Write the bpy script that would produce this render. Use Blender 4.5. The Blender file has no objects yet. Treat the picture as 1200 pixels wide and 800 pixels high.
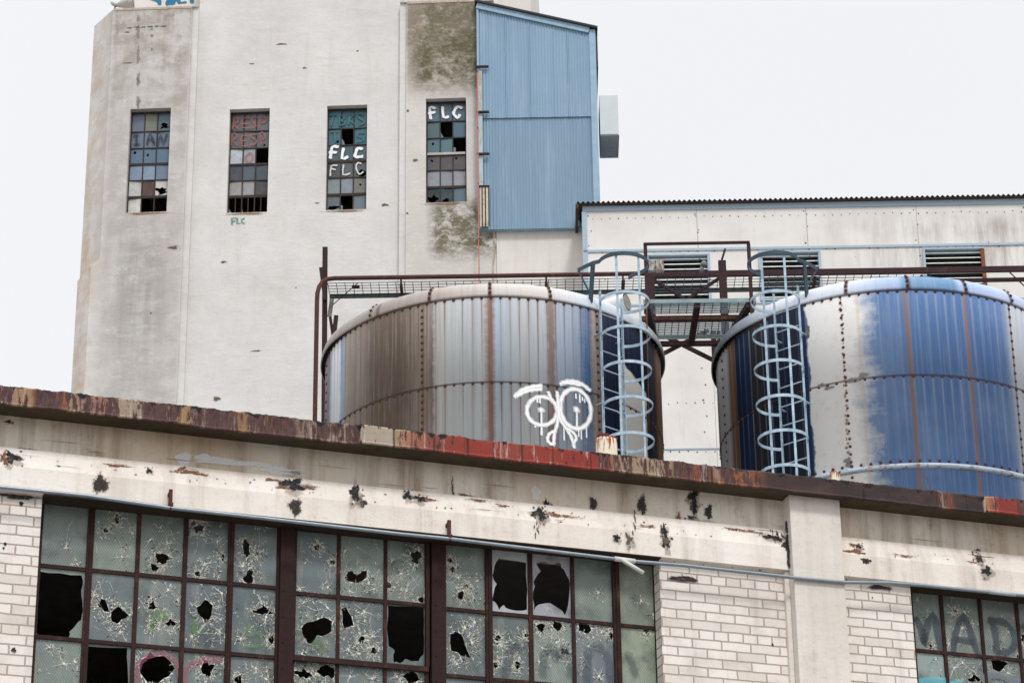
import bpy, math, random
import numpy as np
from mathutils import Vector, Matrix
from mathutils.geometry import delaunay_2d_cdt
random.seed(7)
rnd = random.random
def ru(a, b): return a + (b - a) * rnd()
scn = bpy.context.scene
col = scn.collection
# ------------------------------------------------------------------ camera (100 mm lens, looking up 25 degrees)
F, CX, CY = 3333.0, 600.0, 400.0
up = np.array([501 - CX, -(-6735 - CY), -F]); up /= np.linalg.norm(up)
fh = np.array([0, 0, -1.0]); fh = fh - up * (fh @ up); fh /= np.linalg.norm(fh)
R = np.stack([np.cross(fh, up), fh, up])
C = np.array([0, 0, 1.6])
cam = bpy.data.cameras.new('camera'); camo = bpy.data.objects.new('camera', cam); col.objects.link(camo)
M4 = Matrix.Identity(4)
for i in range(3):
    for j in range(3): M4[i][j] = float(R[i, j])
M4.translation = Vector(C.tolist())
camo.matrix_world = M4
cam.sensor_width = 36; cam.lens = F / 1200 * 36; cam.clip_end = 3000; cam.clip_start = 0.1
scn.camera = camo
def ray(x, y): return R @ np.array([x - CX, -(y - CY), -F])

class Fr:                       # a vertical plane in the world: u along it, d out of it towards the street, z up
    def __init__(s, px, py, Y, az):
        r = ray(px, py); P = C + r * (Y / r[1])
        s.o = np.array([P[0], P[1], 0.0]); s.az = math.radians(az)
        s.u = np.array([math.cos(s.az), math.sin(s.az), 0]); s.n = np.array([math.sin(s.az), -math.cos(s.az), 0])
    def at(s, x, y, d=0.0):
        r = ray(x, y); t = ((s.o - C) @ s.n + d) / (r @ s.n); P = C + r * t
        return float((P - s.o) @ s.u), float(P[2])
    def z(s, x, y, d=0.0): return s.at(x, y, d)[1]
    def x(s, x, y, d=0.0): return s.at(x, y, d)[0]

# ------------------------------------------------------------------ objects
def place(o, fr):
    if fr is not None:
        o.location = fr.o.tolist(); o.rotation_euler = (0, 0, fr.az)
def tag(o, label=None, cat=None, group=None, kind=None):
    for k, v in (('label', label), ('category', cat), ('group', group), ('kind', kind)):
        if v: o[k] = v
    return o
def thing(name, label, cat, fr=None, loc=None, group=None):
    o = bpy.data.objects.new(name, None); col.objects.link(o); o.empty_display_size = .3
    place(o, fr)
    if loc is not None: o.location = loc
    return tag(o, label, cat, group)

class MB:
    def __init__(s): s.v = []; s.f = []; s.m = []; s.c = {}; s.sm = []
    def add(s, p, c=None):
        s.v.append(tuple(float(q) for q in p))
        if c is not None: s.c[len(s.v) - 1] = c
        return len(s.v) - 1
    def face(s, idx, m=0, sm=False): s.f.append(tuple(idx)); s.m.append(m); s.sm.append(sm)
    def poly(s, pts, m=0, c=None): s.face([s.add(p, c) for p in pts], m)
    def box(s, a, b, m=0, c=None):
        (x0, y0, z0), (x1, y1, z1) = a, b
        if x0 > x1: x0, x1 = x1, x0
        if y0 > y1: y0, y1 = y1, y0
        if z0 > z1: z0, z1 = z1, z0
        i = [s.add(p, c) for p in ((x0,y0,z0),(x1,y0,z0),(x1,y1,z0),(x0,y1,z0),(x0,y0,z1),(x1,y0,z1),(x1,y1,z1),(x0,y1,z1))]
        for q in ((0,3,2,1),(4,5,6,7),(0,1,5,4),(1,2,6,5),(2,3,7,6),(3,0,4,7)): s.face([i[k] for k in q], m)
    def bar(s, p, q, w, h=None, m=0, up=(0,0,1), c=None):       # rectangular bar from p to q
        h = h or w; p = Vector(p); q = Vector(q); d = (q - p).normalized(); U = Vector(up)
        if abs(d.dot(U)) > .98: U = Vector((0, 1, 0))
        a = d.cross(U).normalized(); b = a.cross(d).normalized(); i = []
        for e in (p, q):
            for sa, sb in ((-1,-1),(1,-1),(1,1),(-1,1)): i.append(s.add(e + a * (sa * w / 2) + b * (sb * h / 2), c))
        for k in ((3,2,1,0),(4,5,6,7),(0,1,5,4),(1,2,6,5),(2,3,7,6),(3,0,4,7)): s.face([i[j] for j in k], m)
    def tube(s, pts, r, n=10, m=0, closed=False, cap=True):
        pts = [Vector(p) for p in pts]; rings = []; L = len(pts); prev = None
        for k, p in enumerate(pts):
            if closed: d = pts[(k + 1) % L] - pts[k - 1]
            else: d = pts[min(k + 1, L - 1)] - pts[max(k - 1, 0)]
            d.normalize()
            U = prev if prev is not None else (Vector((0,0,1)) if abs(d.z) < .9 else Vector((0,1,0)))
            a = (U - d * U.dot(d)).normalized(); prev = a; b = d.cross(a)
            rr = r[k] if isinstance(r, (list, tuple)) else r
            rings.append([s.add(p + (a * math.cos(t) + b * math.sin(t)) * rr) for t in [2 * math.pi * j / n for j in range(n)]])
        for k in range(L if closed else L - 1):
            A, B = rings[k], rings[(k + 1) % L]
            for j in range(n): s.face((A[j], A[(j+1) % n], B[(j+1) % n], B[j]), m, True)
        if cap and not closed: s.face(rings[0][::-1], m); s.face(rings[-1], m)
    def strip(s, pts, w, t, m=0, outer=None):                    # flat bar (width w vertical, thickness t) along a path in a horizontal plane
        P = [Vector(p) for p in pts]; rows = []
        for k, p in enumerate(P):
            d = P[min(k+1, len(P)-1)] - P[max(k-1, 0)]; d.z = 0; d.normalize(); n = Vector((d.y, -d.x, 0))
            rows.append([s.add(p + n * a + Vector((0,0,b))) for a, b in ((-t/2,-w/2),(t/2,-w/2),(t/2,w/2),(-t/2,w/2))])
        for A, B in zip(rows, rows[1:]):
            for j in range(4): s.face((A[j], A[(j+1)%4], B[(j+1)%4], B[j]), m)
        s.face(rows[0][::-1], m); s.face(rows[-1], m)
    def sheet(s, outer, holes, pt, m=0, c=None):                 # triangulated sheet with holes; pt maps (a, b) to 3D
        vs = [Vector(p) for p in outer]; es = [(i, (i+1) % len(outer)) for i in range(len(outer))]
        for h in holes:
            b = len(vs); vs += [Vector(p) for p in h]; es += [(b+i, b+(i+1) % len(h)) for i in range(len(h))]
        ov, oe, of, *_ = delaunay_2d_cdt(vs, es, [], 0, 1e-6)
        idx = [s.add(pt(*p), c) for p in ov]
        for f in of:
            g = [sum(ov[i][k] for i in f) / len(f) for k in (0, 1)]
            if not inside(g, outer): continue
            if any(inside(g, h) for h in holes): continue
            s.face([idx[i] for i in f], m)
    def build(s, name, mats, parent=None, fr=None, loc=None, bevel=0):
        me = bpy.data.meshes.new(name); me.from_pydata(s.v, [], s.f)
        for mm in (mats if isinstance(mats, (list, tuple)) else [mats]): me.materials.append(mm)
        me.polygons.foreach_set('material_index', s.m); me.polygons.foreach_set('use_smooth', s.sm)
        if s.c:
            at = me.color_attributes.new('tint', 'FLOAT_COLOR', 'POINT')
            buf = np.ones((len(s.v), 4), np.float32) * .5; buf[:, 3] = 1
            for k, cc in s.c.items(): buf[k, :len(cc)] = cc
            at.data.foreach_set('color', buf.ravel())
        me.validate(); me.update()
        o = bpy.data.objects.new(name, me); col.objects.link(o)
        if parent is not None: o.parent = parent
        else: place(o, fr)
        if loc is not None: o.location = loc
        if bevel:
            b = o.modifiers.new('bevel', 'BEVEL'); b.width = bevel; b.segments = 2; b.limit_method = 'ANGLE'
        return o
def inside(p, poly):
    x, y = p[0], p[1]; r = False; j = len(poly) - 1
    for i in range(len(poly)):
        xi, yi = poly[i][0], poly[i][1]; xj, yj = poly[j][0], poly[j][1]
        if (yi > y) != (yj > y) and x < (xj - xi) * (y - yi) / (yj - yi) + xi: r = not r
        j = i
    return r

# soft-edged spray / brush stroke: ribbon with a faded edge, carried in the alpha of "tint"
_lift = [0]
def stroke(mb, pts, w, pt, colr, soft=.45, step=None, m=0):
    _lift[0] = (_lift[0] + 1) % 12; lift = .0006 * _lift[0]
    P = [Vector((p[0], p[1])) for p in pts]
    if step:                                                      # smooth through Catmull-Rom
        Q = []
        for k in range(len(P) - 1):
            a, b, c_, d = P[max(k-1,0)], P[k], P[k+1], P[min(k+2,len(P)-1)]
            for i in range(step):
                t = i / step
                Q.append(.5*((2*b)+(c_-a)*t+(2*a-5*b+4*c_-d)*t*t+(3*b-a-3*c_+d)*t**3))
        Q.append(P[-1]); P = Q
    d0 = (P[1]-P[0]).normalized(); d1 = (P[-1]-P[-2]).normalized()
    rows = [(P[0] - d0*w*.8, 0)] + [(p, 1) for p in P] + [(P[-1] + d1*w*.8, 0)]
    offs = [(-.5-soft, 0), (-.28, 1), (.28, 1), (.5+soft, 0)]; R_ = []
    for k, (p, al) in enumerate(rows):
        a = rows[max(k-1,0)][0]; b = rows[min(k+1,len(rows)-1)][0]; d = (b-a).normalized(); n = Vector((-d.y, d.x))
        ww = w * (1 + .16*math.sin(k*1.7 + len(rows)))
        R_.append([mb.add(pt(*(p + n*ww*o), lift), (*colr, al*aa)) for o, aa in offs])
    for A, B in zip(R_, R_[1:]):
        for j in range(3): mb.face((A[j], A[j+1], B[j+1], B[j]), m)
def blot(mb, cx, cz, rx, rz, pt, colr, n=20, m=0, rough=.35, soft=.75):
    _lift[0] = (_lift[0] + 1) % 12; lift = .0006 * _lift[0]
    ce = mb.add(pt(cx, cz, lift), (*colr, 1)); A = []; B = []
    ph = ru(0, 6)
    for k in range(n):
        t = 2*math.pi*k/n; j = 1 + rough*(math.sin(3*t+ph)*.5 + math.sin(5*t+2*ph)*.3 + ru(-.5,.5))
        A.append(mb.add(pt(cx+math.cos(t)*rx*j*.62, cz+math.sin(t)*rz*j*.62, lift), (*colr, soft)))
        B.append(mb.add(pt(cx+math.cos(t)*rx*j*1.25, cz+math.sin(t)*rz*j*1.25, lift), (*colr, 0)))
    for k in range(n):
        q = (k+1) % n; mb.face((ce, A[k], A[q]), m); mb.face((A[k], B[k], B[q], A[q]), m)

# ------------------------------------------------------------------ materials
def lin(v): v /= 255.0; return v/12.92 if v <= .04045 else ((v+.055)/1.055)**2.4
def S(r, g, b, k=1.0): return (min(.9, lin(r)*k), min(.9, lin(g)*k), min(.9, lin(b)*k), 1)
class NT:
    def __init__(s, name, rough=.8, spec=.3, metal=0):
        s.mat = bpy.data.materials.new(name); s.mat.use_nodes = True; s.t = s.mat.node_tree
        s.b = s.t.nodes['Principled BSDF']; s.b.inputs['Roughness'].default_value = rough
        s.b.inputs['Specular IOR Level'].default_value = spec; s.b.inputs['Metallic'].default_value = metal
        s._obj = None
    def put(s, sock, v):
        if isinstance(v, bpy.types.NodeSocket): s.t.links.new(v, sock)
        elif v is not None:
            if sock.type == 'RGBA' and len(v) == 3: v = (*v, 1)
            sock.default_value = v
    def node(s, typ, **kw):
        n = s.t.nodes.new(typ)
        for k, v in kw.items(): setattr(n, k, v)
        return n
    def obj(s):
        if not s._obj: s._obj = s.node('ShaderNodeTexCoord').outputs['Object']
        return s._obj
    def xyz(s, v=None):
        n = s.node('ShaderNodeSeparateXYZ'); s.put(n.inputs[0], v or s.obj()); return n.outputs
    def comb(s, x, y, z):
        n = s.node('ShaderNodeCombineXYZ')
        for i, q in enumerate((x, y, z)): s.put(n.inputs[i], q)
        return n.outputs[0]
    def math(s, op, a, b=None, c=None, clamp=False):
        n = s.node('ShaderNodeMath', operation=op, use_clamp=clamp)
        for i, q in enumerate((a, b, c)):
            if q is not None: s.put(n.inputs[i], q)
        return n.outputs[0]
    def scale(s, sc, v=None):
        n = s.node('ShaderNodeVectorMath', operation='MULTIPLY'); s.put(n.inputs[0], v or s.obj()); n.inputs[1].default_value = sc
        return n.outputs[0]
    def noise(s, sc=1.0, detail=4, rough=.6, v=None, out='Fac', dist=0):
        n = s.node('ShaderNodeTexNoise')
        if isinstance(sc, tuple): v = s.scale(sc, v); sc = 1.0
        s.put(n.inputs['Vector'], v or s.obj()); n.inputs['Scale'].default_value = sc
        n.inputs['Detail'].default_value = detail; n.inputs['Roughness'].default_value = rough; n.inputs['Distortion'].default_value = dist
        return n.outputs[out]
    def ramp(s, fac, stops, interp='LINEAR'):
        n = s.node('ShaderNodeValToRGB'); s.put(n.inputs[0], fac); cr = n.color_ramp; cr.interpolation = interp
        stops = sorted(stops, key=lambda q: q[0])
        if len(stops) > 32:
            h = len(stops)//2; s.t.nodes.remove(n)
            return s.mix(s.math('GREATER_THAN', fac, stops[h][0]), s.ramp(fac, stops[:h+1]), s.ramp(fac, stops[h:]))
        while len(cr.elements) > 1: cr.elements.remove(cr.elements[-1])
        for i, (p, c) in enumerate(stops):
            e = cr.elements[0] if i == 0 else cr.elements.new(min(1, max(0, p)))
            e.position = min(1, max(0, p)); e.color = c if isinstance(c, tuple) else (c, c, c, 1)
        return n.outputs[0]
    def mask(s, fac, lo, hi):
        n = s.node('ShaderNodeMapRange', clamp=True); s.put(n.inputs[0], fac); n.inputs[1].default_value = lo; n.inputs[2].default_value = hi
        return n.outputs[0]
    def band(s, v, a, b, e):                                     # 1 between a and b, soft edge e
        return s.math('MULTIPLY', s.mask(v, a-e, a+e), s.mask(v, b+e, b-e))
    def mix(s, f, a, b, blend='MIX'):
        n = s.node('ShaderNodeMix', data_type='RGBA', blend_type=blend); s.put(n.inputs[0], f); s.put(n.inputs[6], a); s.put(n.inputs[7], b)
        return n.outputs[2]
    def tint(s):
        n = s.node('ShaderNodeVertexColor'); n.layer_name = 'tint'; return n.outputs
    def color(s, c): s.put(s.b.inputs['Base Color'], c); return s
    def bump(s, h, st=.3, dist=.02):
        n = s.node('ShaderNodeBump'); n.inputs['Strength'].default_value = st; n.inputs['Distance'].default_value = dist
        s.put(n.inputs['Height'], h); s.t.links.new(n.outputs[0], s.b.inputs['Normal']); return s
    def alpha(s, a): s.put(s.b.inputs['Alpha'], a); return s

def m_plain(name, c, rough=.8, var=.25, sc=6, metal=0, c2=None, spec=.3, bump=0):
    t = NT(name, rough, spec, metal); c2 = c2 or tuple(q*(1-var) for q in c[:3])
    f = t.mask(t.noise(sc, 6, .65), .35, .65)
    t.color(t.mix(f, c, c2))
    if bump: t.bump(t.noise(sc*4, 4), bump, .01)
    return t.mat
def m_rust(name, dark, orange, amt=.5, sc=8, rough=.85):
    t = NT(name, rough, .2); n = t.noise((sc, sc, sc*.35), 8, .7); n2 = t.noise(sc*3, 5, .7)
    f = t.mask(t.math('ADD', t.math('MULTIPLY', n, .7), t.math('MULTIPLY', n2, .3)), .62-amt*.3, .72-amt*.2)
    t.color(t.mix(f, t.mix(n2, dark, tuple(q*1.9 for q in dark[:3])), orange)).bump(n2, .3, .01)
    return t.mat
def m_decal(name, rough=.7, breakup=.0, sc=30, k=1.0):
    t = NT(name, rough, .3); o = t.tint()
    if breakup > 1.2:
        q = t.noise(sc*1.7, 6, .75); t.color(t.mix(t.mask(q, .54, .66), t.mix(t.mask(q, .5, .36), o[0], t.mix(.6, o[0], S(20,18,18))), t.mix(.45, o[0], S(150,140,130)))); t.bump(q, .6, .01)
    else: t.color(o[0])
    if breakup:
        n = t.noise(sc, 6, .7); a = t.math('ADD', o[1], t.math('MULTIPLY', t.math('SUBTRACT', n, .5), breakup))
        t.alpha(t.math('MULTIPLY', t.mask(a, .38, .62), k))
    else: t.alpha(o[1])
    return t.mat
spray = m_decal('spray_paint', .6, .35, 60)
stain = m_decal('spalled_stain', .85, 1.5, 26)
sstain = m_decal('soft_stain', .85, .9, 14, .8)
speck = m_decal('speckled_stain', .85, 2.6, 75, .95)
faint = m_decal('faint_stain', .85, .5, 20, .38)
bold = m_decal('worn_brush_paint', .5, .9, 34, .66)
faded = m_decal('faded_paint', .5, .9, 34, .36)

# foreground wall
def make_brick():
    t = NT('painted_brick', .8, .25); x, y, z = t.xyz()
    br = t.node('ShaderNodeTexBrick'); v = t.comb(t.math('ADD', x, t.math('MULTIPLY', y, 1.0)), z, 0.0)
    w = t.noise(9, 3, .6, out='Color')
    ad = t.node('ShaderNodeVectorMath', operation='MULTIPLY_ADD'); t.put(ad.inputs[0], w); ad.inputs[1].default_value = (.013,.011,0); t.put(ad.inputs[2], v)
    t.put(br.inputs['Vector'], ad.outputs[0]); br.squash = .5; br.squash_frequency = 6
    br.inputs['Scale'].default_value = 1; br.inputs['Brick Width'].default_value = .206; br.inputs['Row Height'].default_value = .0642
    br.inputs['Mortar Size'].default_value = .0055; br.inputs['Mortar Smooth'].default_value = .35; br.inputs['Bias'].default_value = -.3
    t.put(br.inputs['Color1'], S(233,226,219,1.04)); t.put(br.inputs['Color2'], S(212,202,193)); t.put(br.inputs['Mortar'], S(182,164,150))
    n = t.noise(3, 6, .65); n2 = t.noise(40, 5, .7)
    c = t.mix(t.mask(n, .5, .75), br.outputs[0], t.mix(.5, br.outputs[0], S(160,146,134)))
    c = t.mix(t.math('MULTIPLY', t.mask(n2, .58, .75), .45), c, S(150,130,118))
    drip = t.noise((9, 9, .8), 5, .6)
    c = t.mix(t.math('MULTIPLY', t.mask(drip, .55, .75), .35), c, S(140,126,112))
    t.color(c); h = t.math('ADD', t.math('MULTIPLY', br.outputs[1], -1.0), t.math('MULTIPLY', n2, .35)); t.bump(h, .8, .008)
    return t.mat
def make_concrete(name, base, dark, warm, streak=.5, sc=1.0):
    t = NT(name, .85, .25); x, y, z = t.xyz()
    big = t.noise(1.1*sc, 6, .6); fine = t.noise(22*sc, 6, .7); st = t.noise((7*sc, 7*sc, .55*sc), 6, .65); hz = t.noise((.7*sc, .7*sc, 12*sc), 5, .6)
    c = t.mix(t.mask(big, .4, .7), base, warm)
    c = t.mix(t.math('MULTIPLY', t.mask(st, .46, .70), streak), c, dark)
    c = t.mix(t.math('MULTIPLY', t.mask(hz, .55, .75), .35), c, warm)
    c = t.mix(t.math('MULTIPLY', t.mask(fine, .56, .74), .4), c, dark)
    md = t.noise(5*sc, 8, .75); c = t.mix(t.math('MULTIPLY', t.mask(md, .54, .66), .38), c, warm); c = t.mix(t.math('MULTIPLY', t.mask(t.math('MULTIPLY', md, t.math('ADD', st, .5)), .60, .72), .45), c, dark)
    t.color(c).bump(t.math('ADD', fine, t.math('MULTIPLY', hz, .6)), .35, .012)
    return t.mat
brick_m = make_brick()
beam_m = make_concrete('painted_concrete', S(236,229,221,1.06), S(176,160,146), S(220,209,196,1.05), .5)
pil_m = make_concrete('pale_pilaster_concrete', S(226,220,212,1.05), S(180,170,160), S(210,202,192,1.05), .35)
frieze_m = make_concrete('stained_concrete', S(230,222,210), S(138,116,92), S(204,180,152), .7)
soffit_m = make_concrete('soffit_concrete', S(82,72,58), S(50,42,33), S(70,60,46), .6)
sash_m = m_rust('rusty_sash', S(44,30,28), S(96,60,44), .3, 12)
mull_m = m_rust('mullion_steel', S(40,26,26), S(70,42,36), .2, 9)
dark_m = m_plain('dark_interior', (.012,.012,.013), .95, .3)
galv_m = m_plain('galvanized_pipe', S(150,160,170), .4, .2, 14, .5, spec=.5)
bolt_m = m_rust('bolt_rust', S(70,44,40), S(110,70,50), .4, 20)
white_pvc = m_plain('white_pipe', S(214,214,208), .5, .1)
def make_glass():
    t = NT('dirty_wired_glass', .22, .5); o = t.tint(); x, y, z = t.xyz()
    a = t.math('ADD', x, t.math('MULTIPLY', z, .62)); b = t.math('SUBTRACT', x, t.math('MULTIPLY', z, .62))
    fa = t.math('PINGPONG', a, .0085); fb = t.math('PINGPONG', b, .0085)
    wire = t.math('MAXIMUM', t.mask(fa, .0018, .0006), t.mask(fb, .0018, .0006))
    n = t.noise(5, 6, .65); n2 = t.noise((14, 14, 3), 5, .65)
    c = t.mix(t.mask(n, .35, .7), o[0], t.mix(.45, o[0], S(96,104,104)))
    c = t.mix(t.math('MULTIPLY', t.mask(n2, .5, .8), .4), c, S(176,176,160))
    c = t.mix(t.math('MULTIPLY', wire, t.math('MULTIPLY', o[1], .38)), c, S(190,198,190))
    n3 = t.noise(3.4, 6, .7, v=t.comb(t.math('ADD', x, 3.3), y, z)); c = t.mix(t.math('MULTIPLY', t.mask(n3, .54, .70), .65), c, S(52,58,58))
    t.color(c); t.put(t.b.inputs['Roughness'], t.mask(n, .1, 1.3)); t.bump(n, .05, .01)
    return t.mat
glass_m = make_glass()
crack_m = m_plain('broken_glass_edge', S(236,236,226), .5, .25, 30)
crackk_m = m_plain('dark_glass_chip', S(46,50,48), .5, .3)
crackd_m = m_plain('crushed_glass', S(188,184,162), .6, .5, 40)

# ==================================================================================== FOREGROUND BUILDING
FA = Fr(600, 640, 17.3, 18)
B = thing('warehouse_building', 'white painted brick factory building with broken steel windows and rusty roof edge', 'building', FA)
def P(u, d, z): return (u, -d, z)                                 # local point on the facade frame
D_OV = .18
z_lip = FA.z(600, 539.5, D_OV); z_top = FA.z(600, 518, D_OV)
z_sof = z_lip + .012
z_ledge = (FA.z(60, 530, 0) + FA.z(600, 587, 0)) / 2
z_ch = (FA.z(60, 551, .05) + FA.z(600, 607, .05)) / 2
z_bb = (FA.z(60, 578.5, .05) + FA.z(600, 634, .05)) / 2           # bottom edge of beam
U0, U1 = -7.5, 11.0
pu0, pu1 = FA.x(926.5, 610, .10), FA.x(985.5, 610, .10)
w1a, w1b = FA.x(48.5, 600, 0), FA.x(773.5, 690, 0)
w2a = FA.x(1067.5, 700, 0); w2b = FA.x(1329, 727, 0) + .03
sill_z = z_bb - 2.35
mb = MB()
for a, b in ((U0, w1a), (w1b, w2a), (w2b, U1)): mb.box(P(a, 0, 0), P(b, -.30, z_bb + .01))
for a, b in ((w1a, w1b), (w2a, w2b)): mb.box(P(a, -.002, 0), P(b, -.298, sill_z))
mb.build('brick_wall', brick_m, B)
# lower beam with sloped ledge
def extrude(mb, prof, u0, u1, m=0, n=1):
    rows = []
    for k in range(n+1):
        u = u0 + (u1-u0)*k/n; rows.append([mb.add(P(u, d, z)) for d, z in prof])
    for A, Bq in zip(rows, rows[1:]):
        for j in range(len(prof)): mb.face((A[j], Bq[j], Bq[(j+1) % len(prof)], A[(j+1) % len(prof)]), m)
    mb.face(rows[0], m); mb.face(rows[-1][::-1], m)
mb = MB(); extrude(mb, [(.05, z_bb), (.05, z_ch), (.004, z_ledge), (-.29, z_ledge), (-.29, z_bb)], U0, U1)
beam = mb.build('beam', beam_m, B)
mb = MB(); extrude(mb, [(-.02, z_ledge - .004), (-.02, z_sof + .02), (-.29, z_sof + .02), (-.29, z_ledge - .004)], U0, U1)
mb.build('frieze', frieze_m, B)
mb = MB(); mb.box(P(pu0, .10, 0), P(pu1, -.05, z_sof + .003)); mb.box(P(pu0 - .035, .03, 0), P(pu0, -.04, z_bb - .002))
mb.build('pilaster', pil_m, B, bevel=.006)
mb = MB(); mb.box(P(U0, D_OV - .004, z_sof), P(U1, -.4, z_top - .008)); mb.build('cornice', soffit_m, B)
mb = MB(); mb.box(P(U0, -.402, z_top - .06), P(U1, -15, z_top - .03)); mb.build('roof', m_plain('pale_bounce_roof', (.5,.48,.45), .95), B)  # unseen roof top made pale and deep to bounce light onto the tanks
mb = MB()
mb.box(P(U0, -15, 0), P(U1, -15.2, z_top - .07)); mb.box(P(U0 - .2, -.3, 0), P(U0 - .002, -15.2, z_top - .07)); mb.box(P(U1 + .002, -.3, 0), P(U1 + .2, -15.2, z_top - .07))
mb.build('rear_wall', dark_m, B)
# rusty coping strip
def make_coping():
    t = NT('painted_rusty_coping', .75, .3); o = t.tint(); x, y, z = t.xyz()
    st = t.noise((16, 16, 2.2), 8, .72); fi = t.noise((40, 40, 14), 6, .7); bg = t.noise((2.2, 2.2, 3), 5, .6)
    zz = t.mask(z, z_lip, z_top)
    rust = t.mix(t.mask(fi, .35, .7), S(64,40,38), S(98,72,68))
    rust = t.mix(t.math('MULTIPLY', t.mask(st, .55, .66), .75), rust, S(160,98,56))
    keep = t.math('ADD', t.math('MULTIPLY', o[1], 1.05), t.math('MULTIPLY', t.math('SUBTRACT', t.math('ADD', t.math('MULTIPLY', st, .6), t.math('MULTIPLY', fi, .4)), .5), 3.0))
    c = t.mix(t.mask(keep, .46, .56), rust, t.mix(t.math('MULTIPLY', t.mask(bg, .45, .7), .35), o[0], S(120,92,76)))
    wh = t.noise((30, 30, 3), 6, .7, v=t.comb(t.math('ADD', x, 7.3), y, z))
    c = t.mix(t.math('MULTIPLY', t.math('MULTIPLY', t.mask(wh, .57, .64), .75), t.math('MULTIPLY', o[1], t.mask(t.xyz(o[0])[0], .06, .22))), c, S(196,186,176))
    dr = t.noise((11, 11, 1.6), 7, .7, v=t.comb(t.math('ADD', x, 3.1), y, z))
    d = t.math('ADD', dr, t.math('MULTIPLY', t.math('SUBTRACT', zz, .75), .42))
    c = t.mix(t.mask(d, .575, .615), c, S(24,20,20))
    t.color(c).bump(t.math('ADD', fi, st), .5, .012)
    return t.mat
SEG = [(-400,(120,90,85),.4),(0,(150,130,130),.45),(14,(150,150,155),.5),(17,(196,160,120),.7),(36,(190,150,110),.65),(40,(98,70,72),.15),(76,(98,70,72),.2),(82,(180,150,120),.6),(95,(176,150,124),.55),(110,(172,128,112),.5),(134,(168,126,112),.45),(138,(190,170,145),.65),(165,(180,165,145),.6),(170,(96,80,84),.3),(185,(110,80,80),.25),(210,(196,160,110),.55),(250,(110,82,78),.3),(300,(180,140,95),.45),(330,(110,85,82),.3),(360,(150,130,118),.5),(420,(160,140,122),.5),(423,(206,194,176),.8),(458,(206,194,176),.8),(462,(190,165,135),.65),(480,(180,120,95),.6),(505,(152,76,62),.62),(530,(152,60,48),.72),(600,(160,56,44),.82),(690,(156,54,42),.78),(712,(150,60,50),.5),(722,(180,150,125),.5),(760,(186,160,130),.6),(785,(180,150,120),.5),(795,(80,60,55),.2),(812,(100,60,50),.3),(816,(160,70,62),.6),(828,(170,90,70),.5),(834,(120,74,48),.5),(860,(170,100,52),.45),(880,(150,90,50),.4),(900,(66,50,48),.75),(960,(60,46,46),.92),(1060,(52,42,43),.95),(1096,(56,44,44),.8),(1105,(150,80,50),.45),(1120,(52,42,43),.95),(1151,(52,42,43),.95),(1153,(190,140,100),.7),(1165,(160,70,54),.6),(1172,(150,56,46),.75),(1192,(150,54,44),.7),(1195,(70,56,56),.1),(1240,(70,56,56),.1),(1700,(80,60,55),.3)]
def seg_at(u):
    x = None
    for i in range(len(SEGU)-1):
        if SEGU[i][0] <= u <= SEGU[i+1][0]:
            a, b = SEGU[i], SEGU[i+1]; t = (u-a[0])/max(1e-6, b[0]-a[0])
            return tuple(a[1][k]*(1-t)+b[1][k]*t for k in range(3)) + (a[2]*(1-t)+b[2]*t,)
    return (*SEGU[-1][1], SEGU[-1][2])
def seg_c(x, c, a):
    rust = x < 480 or 712 < x < 815
    k = .18 if rust else .08
    return tuple(q*(1-k) + w*k for q, w in zip(c, (112,88,80))), (a*.88 if rust else a*.9 if c[0] > 120 else a)
SEGU = [(FA.x(x, 459 + .112*x, D_OV), S(*seg_c(x, c, a)[0], .78)[:3], seg_c(x, c, a)[1]) for x, c, a in SEG]
SEGU.sort(key=lambda q: q[0])
JT = [FA.x(q, 459+.112*q, D_OV) for q in (95,138,172,212,261,312,358,388,461,482,508,548,578,612,648,692,724,790,834,1012,1098,1132,1192)]
mb = MB(); rows = []; n = 2400; jit = 0; jt = 0
joints = [FA.x(q, 459+.112*q, D_OV) for q in (422, 1152)]
for k in range(n+1):
    u = U0 + (U1-U0)*k/n; jit = jit*.93 + ru(-.0011,.0011); jt = jt*.85 + ru(-.0028,.0028)
    drop = -.010 if joints[0]-1.1 < u < joints[0] else (0.006 if u > joints[1] and u < joints[1]+.9 else 0)
    dd = D_OV + .004 + (.012 if (joints[0] < u < joints[0]+.7 or u > joints[1]) else 0) + .4*jit
    c = seg_at(u)
    jd = min(abs(u-q) for q in JT)
    if jd < .006: c = tuple(q*.35 for q in c[:3]) + (.55,)
    zl = z_lip + drop + jit; zt = z_top + jt
    rows.append([mb.add(p, c) for p in (P(u, dd-.012, zl), P(u, dd, zl), P(u, dd+.003, zl+.006), P(u, dd-.002, zl+.02), P(u, dd-.004, zt-.012), P(u, dd-.012, zt), P(u, -.42, zt-.004))])
for A, Bq in zip(rows, rows[1:]):
    for j in range(6): mb.face((A[j], Bq[j], Bq[j+1], A[j+1]), 0)
mb.build('coping', make_coping(), B)
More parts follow.
